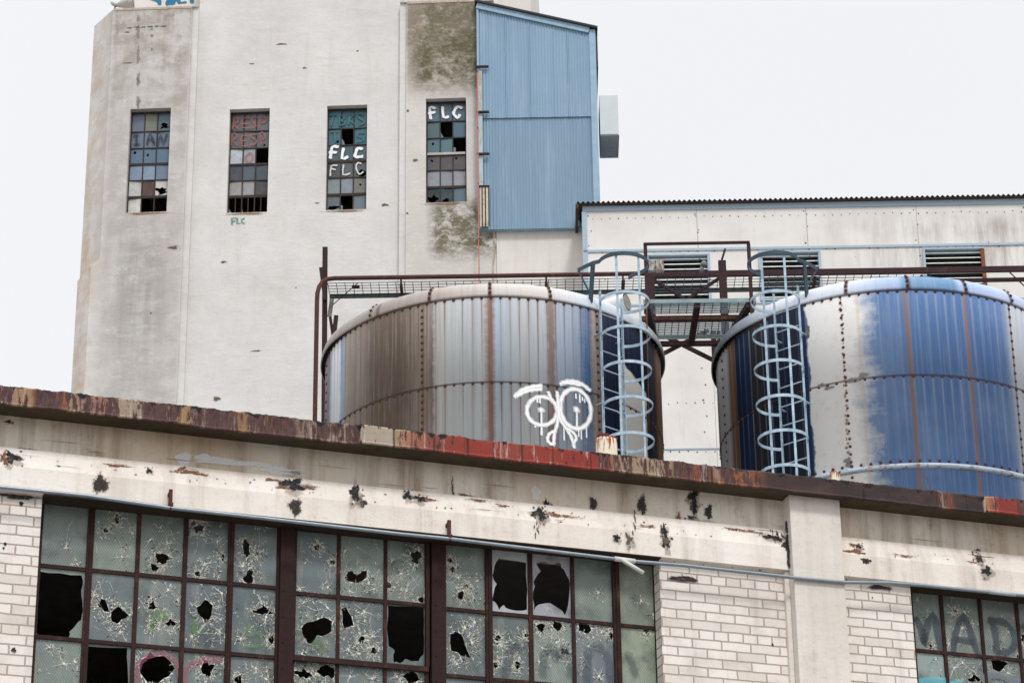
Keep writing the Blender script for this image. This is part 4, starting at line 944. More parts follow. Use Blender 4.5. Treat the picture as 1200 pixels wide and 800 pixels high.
for x in (470, 640, 730, 955, 1080): 
    mb = MB(); a = K3(x, 325, -.03); mb.bar(V((a.x, a.y, zc-.03)), V((a.x, a.y, a.z + .02)), .03, .03, up=(0,1,0)); mb.bar(V((a.x, .03, zc-.055)), V((a.x, .55, zc-.055)), .05, .05); mb.build('outrigger', steel_m, cw)

# ==================================================================================== WHITE SHED WITH LOUVERS
WB = Fr(940, 290, 62.35, -.45)
wb = thing('white_shed', 'long white panelled building with black louvers under a corrugated dark roof edge', 'building', WB)
def make_panel():
    t = NT('white_panel', .75, .3); x, y, z = t.xyz()
    big = t.noise(.9, 6, .6); st = t.noise((5, 5, .5), 7, .7); fi = t.noise(12, 6, .7)
    c = t.mix(t.mask(big, .4, .7), S(226,223,219), S(214,209,203))
    zr = WB.z(940, 258); 
    gr = t.math('MULTIPLY', t.band(z, WB.z(940,284), WB.z(940,262), .35), t.mask(x, WB.x(900,270), WB.x(1150,270)))
    c = t.mix(t.math('MULTIPLY', gr, t.mask(t.math('ADD', t.math('MULTIPLY', st, .6), t.math('MULTIPLY', big, .4)), .42, .62)), c, S(150,142,136))
    gr2 = t.math('MULTIPLY', t.band(z, WB.z(940,318), WB.z(940,292), .1), t.mask(x, WB.x(960,300), WB.x(1060,300)))
    c = t.mix(t.math('MULTIPLY', gr2, t.math('MULTIPLY', t.mask(st, .4, .66), .8)), c, S(160,152,146))
    c = t.mix(t.math('MULTIPLY', t.mask(st, .55, .72), .3), c, S(176,160,146))
    c = t.mix(t.math('MULTIPLY', t.mask(fi, .62, .8), .2), c, S(160,140,126))
    t.color(c); return t.mat
panel_m = make_panel()
trim_m = m_rust('blue_grey_trim', S(138,154,166), S(150,110,86), .02, 9, .6)
uw0 = WB.x(684, 300); uw1 = WB.x(1800, 300); zr = WB.z(940, 238)
LV = [(757,831,296),(888.5,961,292.5),(1081,1152,288.5),(1272,1343,286),(1463,1534,284),(1655,1726,282)]
holes = []; lou = []
for a, b, yt in LV:
    u0, u1, zt = WB.x(a+3, yt+10), WB.x(b-2, yt+10), WB.z((a+b)/2, yt+4); zb = zt - 1.25
    holes.append([(u0,zb),(u1,zb),(u1,zt),(u0,zt)]); lou.append((u0,u1,zb,zt))
mb = MB(); mb.sheet([(uw0, 0), (uw1, 0), (uw1, zr), (uw0, zr)], holes, lambda a, b: P(a, 0, b))
mb.poly([P(uw0,0,0), P(uw0,-14,0), P(uw0,-14,zr), P(uw0,0,zr)]); mb.poly([P(uw1,-14,0), P(uw1,0,0), P(uw1,0,zr), P(uw1,-14,zr)]); mb.poly([P(uw0,-14,0), P(uw1,-14,0), P(uw1,-14,zr), P(uw0,-14,zr)])
wall = mb.build('wall', panel_m, wb)
mb = MB()                                                           # fasteners and lap seams
def dot(u, z, s=.018): mb.poly([P(u+s*math.cos(t), .006, z+s*math.sin(t)) for t in [k*math.pi/3 for k in range(6)]])
for x in (691,817,945.5,1075,1205): 
    for k in range(26):
        zz = zr - .25 - k*.42 + ru(-.03,.03); dot(WB.x(x,290) + (.05 if k % 2 else -.02), zz, ru(.014,.024))
for y in (252, 292, 400, 470, 527):
    zz = WB.z(940, y)
    for k in range(52): dot(uw0 + .25 + k*.235*.9, zz + ru(-.02,.02), ru(.011,.019))
for k in range(50): dot(ru(uw0+.1, uw1), ru(zr-6.4, zr-.3), ru(.008, .02))
mb.build('fasteners', rivet_m, wall)
mb = MB()
for x in (817,945.5,1075,1205):
    u = WB.x(x, 265); mb.box(P(u-.008, .004, WB.z(x,297)), P(u+.008, -.01, zr))
for x in (838,):
    u = WB.x(x, 480); mb.box(P(u-.006, .004, zr-7.5), P(u+.006, -.01, zr-2.2))
mb.build('lap_seams', m_plain('lap_seam', S(190,176,164), .8), wall)
mb = MB(); zf = WB.z(940, 290.5); mb.box(P(uw0, .03, zf-.03), P(uw1, -.01, zf+.035)); mb.box(P(uw0, .035, zr-.14), P(uw1, -.01, zr-.0)); mb.box(P(uw0-.02, .03, zr-8.5), P(uw0+.10, -.01, zr-.142))
zq = WB.z(800, 526); mb.box(P(uw0+.11, .02, zq-.018), P(uw1, -.01, zq+.018)); zq = WB.z(800, 356.5); mb.box(P(uw0+.11, .02, zq-.03), P(uw1, -.01, zq+.02))
mb.build('trim', trim_m, wb)
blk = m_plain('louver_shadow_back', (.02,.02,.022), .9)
slat_m = m_rust('louver_slat', S(200,204,200), S(196,180,150), .35, 5)
for i, (u0, u1, zb, zt) in enumerate(lou):
    rusty = i == 2
    mb = MB(); mb.box(P(u0-.06, .045, zb), P(u0, -.28, zt)); mb.box(P(u1+.001, .045, zb), P(u1+.06, -.28, zt)) if not rusty else None; mb.box(P(u0-.06, .05, zt), P(u1+.06, -.28, zt+.04)); mb.box(P(u0-.06, .05, zb-.05), P(u1+.06, -.28, zb))
    lo = mb.build('louver', trim_m, wb)
    if rusty: mb = MB(); mb.bar(P(u1+.03, .0, zb), P(u1+.03, .0, zt), .09, .07, up=(0,1,0)); mb.build('side_jamb', m_rust('orange_jamb', S(104,62,44), S(150,92,58), .5, 7), lo)
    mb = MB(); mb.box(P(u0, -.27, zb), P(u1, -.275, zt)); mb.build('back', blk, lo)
    mb = MB(); n = 9
    for k in range(n):
        z = zt - .07 - k*(zt-zb)/n; mb.bar(P(u0, -.03 , z), P(u1, -.03, z), .085, .010, up=(0, -.75, 1))
    mb.build('slats', slat_m, lo)
# corrugated roof edge
def corr(mb, u0, u1, d0, d1, z0, z1, amp, per, th, m=0, seg=8):
    n = int((u1-u0)/per*seg); rows = []
    for k in range(n+1):
        u = u0 + (u1-u0)*k/n; w = amp*math.sin(2*math.pi*(u-u0)/per)
        rows.append([mb.add(p) for p in (P(u, d0, z0+w), P(u, d1, z1+w), P(u, d1, z1+w+th), P(u, d0, z0+w+th))])
    for A, Bq in zip(rows, rows[1:]):
        for j in range(4): mb.face((A[j], A[(j+1)%4], Bq[(j+1)%4], Bq[j]), m, j in (0, 2))
mb = MB(); corr(mb, uw0-.14, uw1+.2, .16, -14.2, zr+.035, zr+1.8, .026, .125, .012); mb.build('roof', m_plain('dark_corrugated_roof', S(52,48,50), .7, .3, 3), wb)
mb = MB(); x0 = uw0-.15; mb.box(P(x0-.02, .15, zr-.10), P(x0+.05, -14, zr+.012)); mb.box(P(x0+.052, .15, zr-.0), P(uw1, -.2, zr+.008)); mb.build('verge_board', m_plain('verge_rust', S(78,60,54), .8, .3), wb)

# ---------------- plain link wall left of the shed
LK = Fr(630, 300, 63.62, -.5)
lk = thing('link_building', 'plain off white wall squeezed between concrete tower and louvered shed below the blue cladding', 'building', LK)
mb = MB(); ul0, ul1 = LK.x(582, 300), LK.x(700, 300); zl = LK.z(630, 266); mb.box(P(ul0, 0, 0), P(ul1, -9, zl)); wl_ = mb.build('wall', make_concrete('offwhite_render', S(222,218,212), S(186,180,172), S(212,206,198), .25, .7), lk)
mb = MB(); u = LK.x(581, 300); 
pts = [(u-.05 + ru(-.03,.03), zl - k*.35) for k in range(16)]
for a, b in zip(pts, pts[1:]): mb.bar(P(a[0], .012, a[1]), P(b[0], .012, b[1]), .05, .03, up=(0,1,0))
mb.build('broken_edge', make_concrete('broken_edge_concrete', S(190,180,168), S(120,104,90), S(170,156,140), .5, 2), lk)

# ==================================================================================== CONCRETE TOWER
TW = Fr(350, 200, 64, -2.2)
tw = thing('concrete_tower', 'tall pale concrete tower with four narrow broken windows and corner piers', 'tower', TW)
DP = .20
uL = TW.x(97, 240, -.45); uLf = TW.x(125.3, 150, DP); uPr = (TW.x(224, 10, DP) + TW.x(208.3, 465, DP))/2; uPs = (TW.x(231.5, 10, DP*.5) + TW.x(217.5, 465, DP*.5))/2
uRs = (TW.x(467.5, 20, DP*.5) + TW.x(469, 310, DP*.5))/2; uRr = (TW.x(474.5, 20, DP) + TW.x(477, 310, DP))/2; uRe = TW.x(582, 295, 0)
zPL = TW.z(180, 9.5, DP); zPR = TW.z(510, 1.5, DP); zs = TW.z(101, 312, DP)
uBf = TW.x(103, 380, DP)
winpx = [((153,200.5,127.2),(146.6,195,248.6)), ((269.3,316.5,127.5),(265.4,312.7,249)), ((382.8,430,123.5),(382,429.5,245.7)), ((498.6,545.6,115.2),(499.4,547.4,237))]
wins = []
for i, ((xa, xb, yt), (xc, xd, yb)) in enumerate(winpx):
    d = DP if i in (0, 3) else 0
    u0 = (TW.x(xa, yt, d)+TW.x(xc, yb, d))/2; u1 = (TW.x(xb, yt, d)+TW.x(xd, yb, d))/2
    wins.append((u0, u1, TW.z((xc+xd)/2, yb, d), TW.z((xa+xb)/2, yt, d), d))
def make_tower():
    t = NT('tower_stucco', .88, .2); x, y, z = t.xyz()
    big = t.noise(.55, 6, .6); med = t.noise((1.6,1.6,1.6), 6, .65); hz_ = t.noise((.8,.8,4.5), 6, .6); st = t.noise((3.2,3.2,.22), 7, .68); fi = t.noise(9, 7, .72); bl = t.noise((1.7,1.7,2.0), 8, .7, dist=.15)
    c = t.mix(t.mask(big, .38, .68), S(217,215,212), S(202,199,196))
    c = t.mix(t.math('MULTIPLY', t.mask(hz_, .5, .7), .35), c, S(218,214,208))
    c = t.mix(t.math('MULTIPLY', t.mask(st, .55, .75), .28), c, S(186,176,166))
    X = lambda px, y_=200: TW.x(px, y_, DP); Z = lambda py, px=180: TW.z(px, py, DP)
    # weathered face of the pier at the open corner
    pl_ = t.math('MULTIPLY', t.mask(x, uPr+.05, uPr-.05), t.mask(x, uLf-.25, uLf+.15))
    c = t.mix(t.math('MULTIPLY', pl_, t.math('ADD', .5, t.math('MULTIPLY', t.mask(med, .40, .60), .45))), c, S(178,173,168))
    up_ = t.math('MULTIPLY', pl_, t.mask(z, Z(175), Z(15)))
    c = t.mix(t.math('MULTIPLY', up_, t.mask(t.math('ADD', t.math('MULTIPLY', st, .5), t.math('MULTIPLY', med, .5)), .45, .62)), c, S(140,128,116))
    lo_ = t.math('MULTIPLY', t.math('MULTIPLY', pl_, t.band(x, X(135,330), X(192,330), .35)), t.band(z, Z(430), Z(258), 1.2))
    c = t.mix(t.math('MULTIPLY', lo_, t.mask(t.math('ADD', t.math('MULTIPLY', st, .55), t.math('MULTIPLY', hz_, .45)), .40, .64)), c, S(150,146,142))
    rust_ = t.mask(x, uLf+.02, uLf-.25); c = t.mix(t.math('MULTIPLY', rust_, t.mask(med, .40, .66)), c, S(196,176,158))
    # mossy upper part of the other pier
    pr_ = t.mask(x, uRr-.03, uRr+.05)
    c = t.mix(t.math('MULTIPLY', pr_, .45), c, S(196,188,180))
    m1 = t.math('MULTIPLY', pr_, t.math('MULTIPLY', t.mask(x, X(478,60), X(500,60)), t.mask(z, Z(116,515), Z(88,515))))
    c = t.mix(t.math('MULTIPLY', t.math('MULTIPLY', pr_, t.mask(z, Z(125,515), Z(60,515))), t.mask(med, .22, .50)), c, S(140,130,114))
    bb = t.math('ADD', t.math('MULTIPLY', bl, .52), t.math('MULTIPLY', t.noise((4.5,4.5,7), 8, .8), .48))
    c = t.mix(t.math('MULTIPLY', m1, t.math('MULTIPLY', t.mask(bb, .38, .55), .95)), c, S(104,97,76))
    m1b = t.math('MULTIPLY', m1, t.band(z, Z(108,515), Z(48,515), .5)); c = t.mix(t.math('MULTIPLY', m1b, t.mask(bb, .45, .57)), c, S(84,82,52))
    m2 = t.math('MULTIPLY', pr_, t.math('MULTIPLY', t.band(z, Z(300,525), Z(236,525), .25), t.mask(x, X(498,260), X(512,260))))
    c = t.mix(t.math('MULTIPLY', m2, t.math('MULTIPLY', t.mask(bb, .43, .54), .95)), c, S(100,95,68))
    c = t.mix(t.math('MULTIPLY', t.mask(fi, .58, .74), .36), c, S(164,156,148))
    gr = t.noise((2.6,2.6,5.5), 9, .78); c = t.mix(t.math('MULTIPLY', t.mask(gr, .52, .66), .34), c, S(190,184,178)); c = t.mix(t.math('MULTIPLY', t.mask(gr, .47, .36), .30), c, S(226,223,218))
    c = t.mix(t.math('MULTIPLY', t.mask(t.noise((.9,.9,30), 4, .6), .60, .70), .16), c, S(150,144,138))
    t.color(c).bump(t.math('ADD', t.math('ADD', fi, gr), t.math('MULTIPLY', hz_, .8)), .4, .02)
    return t.mat
tower_m = make_tower()
mb = MB(); rc = lambda w: [(w[0],w[2]),(w[1],w[2]),(w[1],w[3]),(w[0],w[3])]
zT = 47.0
def sh(u0, u1, z0, z1, d, hs): mb.sheet([(u0,z0),(u1,z0),(u1,z1),(u0,z1)], [rc(w) for w in hs], lambda a, b: P(a, d, b))
dU = -(uLf-uL)*1.24 + DP; dLo = -(uBf-uL)*1.24 + DP
sh(uBf, uPr, 0, zs, DP, []); sh(uLf, uPr, zs+.22, zPL, DP, [wins[0]]); mb.poly([P(uBf,DP,zs), P(uPr,DP,zs), P(uPr,DP,zs+.22), P(uLf,DP,zs+.22)])
mb.poly([P(uL,dU,zs-.03), P(uLf,DP,zs+.22), P(uLf,DP,zPL), P(uL,dU,zPL)]); mb.poly([P(uL,dLo,0), P(uBf,DP,0), P(uBf,DP,zs), P(uL,dLo,zs-.13)]); mb.poly([P(uL,dLo,zs-.13), P(uBf,DP,zs), P(uLf,DP,zs+.22), P(uL,dU,zs-.03)])
mb.poly([P(uL,-12,0), P(uL,dLo,0), P(uL,dLo,zs-.13), P(uL,dU,zs-.03), P(uL,dU,zPL), P(uL,-12,zPL)])
mb.poly([P(uL,dU,zPL), P(uLf,DP,zPL), P(uPs,DP,zPL), P(uPs,-12,zPL), P(uL,-12,zPL)])
mb.poly([P(uPr,DP,0), P(uPr,DP-.06,0), P(uPr,DP-.06,zPL), P(uPr,DP,zPL)]); mb.poly([P(uPr,DP-.06,0), P(uPs,DP-.06,0), P(uPs,DP-.06,zPL), P(uPr,DP-.06,zPL)]); mb.poly([P(uPs,DP-.06,0), P(uPs,0,0), P(uPs,0,zPL), P(uPs,DP-.06,zPL)])
sh(uPs, uRs, 0, zT, 0, wins[1:3])
mb.poly([P(uRs,0,0), P(uRs,DP-.06,0), P(uRs,DP-.06,zPR), P(uRs,0,zPR)]); mb.poly([P(uRs,DP-.06,0), P(uRr,DP-.06,0), P(uRr,DP-.06,zPR), P(uRs,DP-.06,zPR)]); mb.poly([P(uRr,DP-.06,0), P(uRr,DP,0), P(uRr,DP,zPR), P(uRr,DP-.06,zPR)])
sh(uRr, uRe, 0, zPR, DP, [wins[3]])
mb.poly([P(uRe,DP,0), P(uRe,-12,0), P(uRe,-12,zPR), P(uRe,DP,zPR)]); mb.poly([P(uRs,0,zPR), P(uRs,DP,zPR), P(uRe,DP,zPR), P(uRe,-12,zPR), P(uRs,-12,zPR)])
mb.poly([P(uL,-12,0), P(uRe,-12,0), P(uRe,-12,zPR), P(uL,-12,zPR)])
for u0, u1, z0, z1, d in wins:                                      # reveals
    for q in ([P(u0,d,z0),P(u1,d,z0),P(u1,d-.3,z0),P(u0,d-.3,z0)],[P(u0,d,z1),P(u1,d,z1),P(u1,d-.3,z1),P(u0,d-.3,z1)],[P(u0,d,z0),P(u0,d,z1),P(u0,d-.3,z1),P(u0,d-.3,z0)],[P(u1,d,z0),P(u1,d,z1),P(u1,d-.3,z1),P(u1,d-.3,z0)]): mb.poly(q)
wall = mb.build('tower_wall', tower_m, tw)
mb = MB(); uh0 = TW.x(147, 5, -.9); uh1 = TW.x(622, 5, -.9); mb.box(P(uh0, -.9, zPL-1.2), P(uPs-.002, -11.8, zT)); mb.box(P(uRs+.002, -.9, zPR-1), P(uh1, -11.8, zT)); mb.box(P(uPs+.003, -.02, zPL-.5), P(uRs-.003, -11.85, zT-.01)); head = mb.build('head_house', make_concrete('headhouse_render', S(222,218,212), S(190,184,176), S(210,204,196), .25, .6), tw)
capm = make_concrete('cap_concrete', S(196,184,172), S(140,122,108), S(176,160,146), .6, 2)
mb = MB(); mb.box(P(uLf, DP+.012, zPL-.05), P(uPr-.01, DP-.02, zPL+.015)); mb.build('pier_cap', capm, tw); mb = MB(); mb.box(P(uRr+.01, DP+.012, zPR-.06), P(uRe-.02, DP-.02, zPR+.015)); mb.build('pier_cap', capm, tw)
mb = MB()
def hs_(pts, w=.09): stroke(mb, [TW.at(x, y, -.9) for x, y in pts], w, lambda a, b, l: P(a, -.893 + l, b), (.02,.17,.32), .3, 4)
hs_([(176,-2),(184,1),(187,1)]); hs_([(186,-8),(187,5)]); hs_([(196,5),(198,-1),(206,-2)]); hs_([(196,5),(204,4)]); hs_([(199,1.5),(205,1)]); hs_([(207,-3),(210,3)]); hs_([(210,4),(218,3)], .05); hs_([(224,-3),(225,3)])
mb.build('graffiti', spray, head)
mk = MB()
for x, y, rx, ry, d in ((150,74,7,1.1,DP),(125,83,3,2,DP-.3),(149,38,4,1,DP),(330,52,8,1.3,0),(295,75,4,.8,0),(357,80,3,1.2,0),(451,240,5,2.2,0),(487,188,4,2,DP),(262,307,4,1.5,0),(203,290,7,2.5,DP),(177,367,1.2,1.2,DP),(254,467,5,3,0),(300,411,8,1,0),(347,337,1,1,0),(372,238,3,1,0),(478,130,2,2,DP),(477,250,2,1.5,DP),(488,325,3,2,DP),(419,60,2,1,0)):
    u, z = TW.at(x, y, d); blot(mk, u, z, rx*.85/45, ry*.85/40, lambda a, b, l, d=d: P(a, d + .004 + l, b), S(112,94,80)[:3], m=2)
for w in wins:
    blot(mk, (w[0]+w[1])/2, w[2]-.04, .56, .035, lambda a, b, l, d=w[4]: P(a, d + .004 + l, b), S(150,112,84)[:3], m=2, soft=.62)
for x, y0, y1 in ((162,18,128),(178,28,60),(172,30,31)):
    a = TW.at(x, y0, DP); b = TW.at(x, y1, DP)
    if y1-y0 > 5:
        for k in range(9): q = k/8 + ru(-.05,.05); blot(mk, a[0]+(b[0]-a[0])*q, a[1]+(b[1]-a[1])*q, .05*ru(.4,1.6), .16*ru(.3,1)*(y1-y0)/80, lambda a_, b_, l: P(a_, DP + .004 + l, b_), S(120,108,98)[:3], m=3, rough=.3, soft=.66)
for x, y in ((152,33),(160,32),(168,32),(176,31.5),(184,31),(192,31)):
    u, z = TW.at(x, y, DP); blot(mk, u, z, .09, .018, lambda a_, b_, l: P(a_, DP + .004 + l, b_), S(110,96,84)[:3])
mk.build('stains', [stain, sstain, speck, faint], wall)
mb = MB()
def gs(pts, w=.05, c=(.14,.30,.24)): stroke(mb, [TW.at(x, y, 0) for x, y in pts], w, lambda a, b, l: P(a, .006 + l, b), c, .3, 1)
gs([(272,263),(272,256),(276,256)]); gs([(272,259.5),(275,259.5)]); gs([(278,256),(278,262),(281,262)]); gs([(286,256.5),(283.5,257),(283.5,261),(286,262)])
mb.build('graffiti', bold, wall)
# tower windows
tglass = NT('tower_pane', .16, .6); o_ = tglass.tint(); n_ = tglass.noise(7, 5, .6); tglass.color(tglass.mix(tglass.math('MULTIPLY', tglass.mask(n_, .45, .7), .35), o_[0], S(90,98,104))); tglass = tglass.mat
LTR = {'F': [[(0,0),(0,1),(.8,1)],[(0,.55),(.6,.55)]], 'L': [[(0,1),(0,0),(.8,.05)]], 'C': [[(.8,.9),(.35,1),(0,.6),(.05,.2),(.4,0),(.8,.12)]], 'G': [[(.8,.9),(.35,1),(0,.6),(.05,.2),(.4,0),(.8,.12),(.8,.4)]], 'R': [[(0,0),(0,1),(.6,.95),(.65,.6),(0,.5),(.8,0)]], 'E': [[(.8,1),(0,1),(0,0),(.8,0)],[(0,.5),(.6,.5)]], 'S': [[(.8,.95),(.2,1),(.05,.7),(.7,.4),(.7,.1),(0,0)]], 'P': [[(0,0),(0,1),(.7,.95),(.7,.5),(0,.45)]], 'O': [[(.4,1),(0,.6),(.1,.1),(.5,0),(.8,.4),(.7,.9),(.4,1)]], 'I': [[(.4,0),(.4,1)],[(.1,1),(.7,1)],[(.1,0),(.7,0)]], 'A': [[(0,0),(.4,1),(.8,0)],[(.15,.4),(.65,.4)]], 'N': [[(0,0),(.05,1),(.7,0),(.8,1)]], 'T': [[(.4,0),(.4,1)],[(0,1),(.8,1)]], 'B': [[(0,0),(0,1),(.6,.9),(.6,.6),(0,.52),(.7,.4),(.7,.08),(0,0)]], 'K': [[(0,0),(0,1)],[(.75,1),(0,.45),(.8,0)]]}
TEAL, SL, GB, LT, BRW, DKB, XX, PV = (52,96,108), (104,118,134), (78,104,122), (150,160,176), (88,80,84), (30,34,40), None, (150,148,142)
grids = [
 [[(96,108,124),(118,122,104),(84,106,118)],[(96,108,126),(92,106,124),(92,106,126)],[(80,104,124),(84,108,128),(80,108,128)],[(120,134,158),(124,144,164),(112,132,156)],[(176,178,172),(70,44,34),(196,190,186)],[(200,198,188),XX,XX]],
 [[(94,100,106),(98,100,104),(90,98,104)],[(96,94,98),(98,96,98),(94,96,100)],[(176,184,190),(150,160,166),XX],[(64,64,70),(70,80,90),(66,74,84)],[(150,146,140),(150,150,150),(60,54,54)],[XX,XX,XX]],
 [[TEAL,TEAL,TEAL],[(56,92,102),XX,(56,96,108)],[(64,88,96),(60,84,92),(66,92,100)],[(76,80,82),(80,86,90),(82,88,92)],[(120,130,130),(130,138,146),(120,118,104)],[(92,102,108),XX,(96,108,116)]],
 [[(70,100,118),(66,96,114),(72,100,116)],[(84,104,108),XX,(72,104,124)],[(78,108,118),(84,112,122),XX],[(80,74,74),(88,80,80),(80,72,74)],[(138,142,148),(140,144,150),(144,142,148)],[(24,40,40),(30,56,58),(90,112,124)]]]
labs = ['tower window lettered IAN across its upper panes', 'tower window with faint red letters RESP and O', 'tower window with white letters FLC over two rows of panes', 'tower window beside the blue cladding with white FLC in its top row']
tf_m = m_rust('tower_sash', S(50,44,42), S(96,70,54), .25, 8)
for i, (u0, u1, z0, z1, d) in enumerate(wins):
    DW = d - .20
    mb = MB(); e = .03
    mb.box(P(u0, DW+.03, z0), P(u0+e, DW-.03, z1)); mb.box(P(u1-e, DW+.03, z0), P(u1, DW-.03, z1)); mb.box(P(u0+e, DW+.03, z1-.05), P(u1-e, DW-.03, z1)); mb.box(P(u0+e, DW+.03, z0), P(u1-e, DW-.03, z0+.03))
    cu = [u0+e + (u1-u0-2*e)*k/3 for k in range(4)]; fr_ = [0, .18, .345, .505, .665, .83, 1] if i != 1 else [0,.175,.345,.505,.665,.82,1]
    zz = [z1-.05 - (z1-z0-.08)*k for k in fr_]
    for k in (1, 2): mb.box(P(cu[k]-.014, DW+.02, z0+.03), P(cu[k]+.014, DW-.02, z1-.05))
    for k in range(1, 6):
        h = .035 if k == 5 else (.03 if k == 3 else .014)
        for j in range(3): mb.box(P(cu[j]+(.014 if j else 0), DW+.022, zz[k]-h), P(cu[j+1]-(.014 if j < 2 else 0), DW-.022, zz[k]+h))
    fo = mb.build('tower_window', tf_m, tw); fo['label'] = labs[i]
    if i == 3:
        mb = MB(); mb.box(P(u0+e, DW+.05, zz[3]-.03), P(u1-e, DW+.023, zz[3]+.035)); mb.build('transom', m_plain('pale_transom', S(190,182,178), .7), fo)
    if i == 1:
        mb = MB()
        for k in (.5, 1.5, 2.5): uu = cu[0] + (cu[1]-cu[0])*k; mb.box(P(uu-.012, DW+.02, zz[6]), P(uu+.012, DW-.02, zz[5]-.04))
        mb.build('vent_bars', tf_m, fo)
    mb = MB()
    for r in range(6):
        for j in range(3):
            g = grids[i][r][j]
            rect = (cu[j], cu[j+1], zz[r+1], zz[r])
            if g is None:
                if rnd() < .6:
                    a, b, c_, dd = rect; mb.poly([P(a, DW, c_), P(a+ru(.05,.2), DW, c_), P(a+ru(.02,.1), DW, c_+ru(.05,.2)), P(a, DW, c_+ru(.1,.3))], 0, (*S(110,124,132)[:3], 1))
                continue
            hs = []
            if (i, r, j) in ((0,4,2),(0,0,2),(2,5,0),(2,3,2),(3,5,1),(3,5,0)): hs = [jag(rect[0]+ru(.12,.2), rect[2]+ru(.06,.2), .12, .10, 11, .5)]
            elif rnd() < .12: hs = [jag(ru(rect[0]+.08, rect[1]-.08), ru(rect[2]+.08, rect[3]-.08), .035, .04, 9, .5)]
            hs = [[(min(max(p[0], rect[0]+.005), rect[1]-.005), min(max(p[1], rect[2]+.005), rect[3]-.005)) for p in h] for h in hs]
            tl = ru(-.09,.09); fb_ = ru(.85,1.15); cu_ = (rect[0]+rect[1])/2
            mb.sheet([(rect[0],rect[2]),(rect[1],rect[2]),(rect[1],rect[3]),(rect[0],rect[3])], hs, lambda a, b: P(a, DW-.004 + tl*(a-cu_), b), 0, (*[min(.8, v*fb_) for v in S(*g)[:3]], 1))
    mb.build('panes', tglass, fo)
    mb = MB()
    fm = 1 if i < 2 else 0
    def word(txt, row, c, w=.05, jit=.03, hgt=.78, skew=0):
        for j, ch in enumerate(txt):
            if ch == ' ': continue
            if len(txt) == 3: a, b = cu[j]+.06, cu[j+1]-.04
            else: a = cu[0] + (cu[3]-cu[0])*(j+.12)/len(txt); b = a + (cu[3]-cu[0])*.80/len(txt)
            y0, y1 = zz[row+1]+.05, zz[row]-.05; mid = (y0+y1)/2; hh = (y1-y0)*hgt
            dx_, dz_, kx, kz, sk_ = ru(-.02,.02), ru(-.02,.02), ru(.8,1.08), ru(.85,1.08), ru(-.05,.05)
            for pl_ in LTR[ch]:
                stroke(mb, [(a + dx_ + (b-a)*p[0]*kx + ru(-jit,jit)*.5 + sk_*(p[1]-.5), mid + dz_ - hh/2 + hh*p[1]*kz + ru(-jit,jit)*.5) for p in pl_], w, lambda x_, z_, l: P(x_, DW+.026 + l, z_), c, .35, 3 if ch in 'CGSO' else 2, m=fm)
    if i == 0: word('IAN', 1, (.03,.035,.06), .055)
    if i == 1: word('RESP', 0, (.40,.12,.09), .04); word('RESP', 1, (.38,.13,.10), .035); word(' O ', 2, (.5,.14,.08), .04)
    if i == 2: word('TBKS', 0, (.04,.17,.19), .03); word('T S', 1, (.04,.17,.19), .03); word('FLC', 2, (.85,.85,.85), .07, .06); word('FLC', 3, (.62,.64,.65), .035, .06)
    if i == 3: word('FLC', 0, (.85,.85,.85), .065, .06)
    mb.build('graffiti', [spray, bold], fo)
# floodlight on the pier top
fl = thing('floodlight', 'small white floodlight on a bent bracket at the top of the concrete pier', 'floodlight')
a = TW.at(140, 10, 0); fl.location = (TW.o + TW.u*TW.x(136, 11, .1) + TW.n*.0).tolist(); fl.location.z = zPL - .01; fl.rotation_euler = (0,0,TW.az)
hw = m_plain('floodlight_shell', S(196,192,184), .5, .15)
mb = MB(); mb.tube([(0,0,0),(-.06,0,.06),(-.05,0,.2),(.05,0,.30)], .022, 8); mb.box((-.10,-.08,-.004),(.06,.08,.015)); mb.build('bracket', m_plain('grey_bracket', S(84,82,82), .6), fl)
mb = MB(); mb.tube([(0,0,.24),(.08,0,.27),(.17,0,.30),(.30,0,.33),(.42,-.0,.35)], [.05,.09,.13,.16,.17], 16); mb.tube([(-.16,0,.36),(-.10,0,.30),(.02,0,.25)], [.035,.06,.05], 12); mb.build('housing', hw, fl)
mb = MB(); mb.tube([(.421,0,.35),(.44,0,.352)], .15, 16); mb.build('lens', m_plain('lens_glass', S(120,104,92), .2, .2), fl)

# ==================================================================================== BLUE CLAD SHED
BL = Fr(630, 138, 63.45, -.5)
bl = thing('blue_cladding_tower', 'pale blue corrugated metal tower hung beside the concrete tower with a sloping dark roof', 'tower', BL)
def make_blue(name, a, b, rust=.25):
    t = NT(name, .55, .35); x, y, z = t.xyz(); st = t.noise((6,6,.35), 7, .68); fi = t.noise(14, 6, .7); big = t.noise(.7, 5, .6); rp = t.math('FLOOR', t.math('DIVIDE', x, .66))
    pv = t.noise(1.0, 1, .5, v=t.comb(t.math('MULTIPLY', rp, 3.7), 0.0, 0.0))
    c = t.mix(t.mask(pv, .3, .7), a, b); c = t.mix(t.math('MULTIPLY', t.mask(st, .5, .72), .35), c, S(176,196,210)); c = t.mix(t.math('MULTIPLY', t.mask(fi, .58, .75), .35), c, S(96,122,146)); c = t.mix(t.math('MULTIPLY', t.mask(big, .55, .75), .3), c, S(118,142,160))
    c = t.mix(t.math('MULTIPLY', t.mask(t.math('ADD', t.math('MULTIPLY', fi, .6), t.math('MULTIPLY', st, .4)), .66, .70), .6), c, S(110,80,66))
    t.color(c); return t.mat
ub0, ub1 = BL.x(559.5, 140), BL.x(693, 140); ubr = BL.x(700.5, 140)
zb0 = BL.z(625, 268); zbm = BL.z(625, 138.5)
za, zbq = BL.z(560, 6), BL.z(697, 36)
ztop = lambda u: za + (zbq-za)*(u-BL.x(560,6))/(BL.x(697,36)-BL.x(560,6))
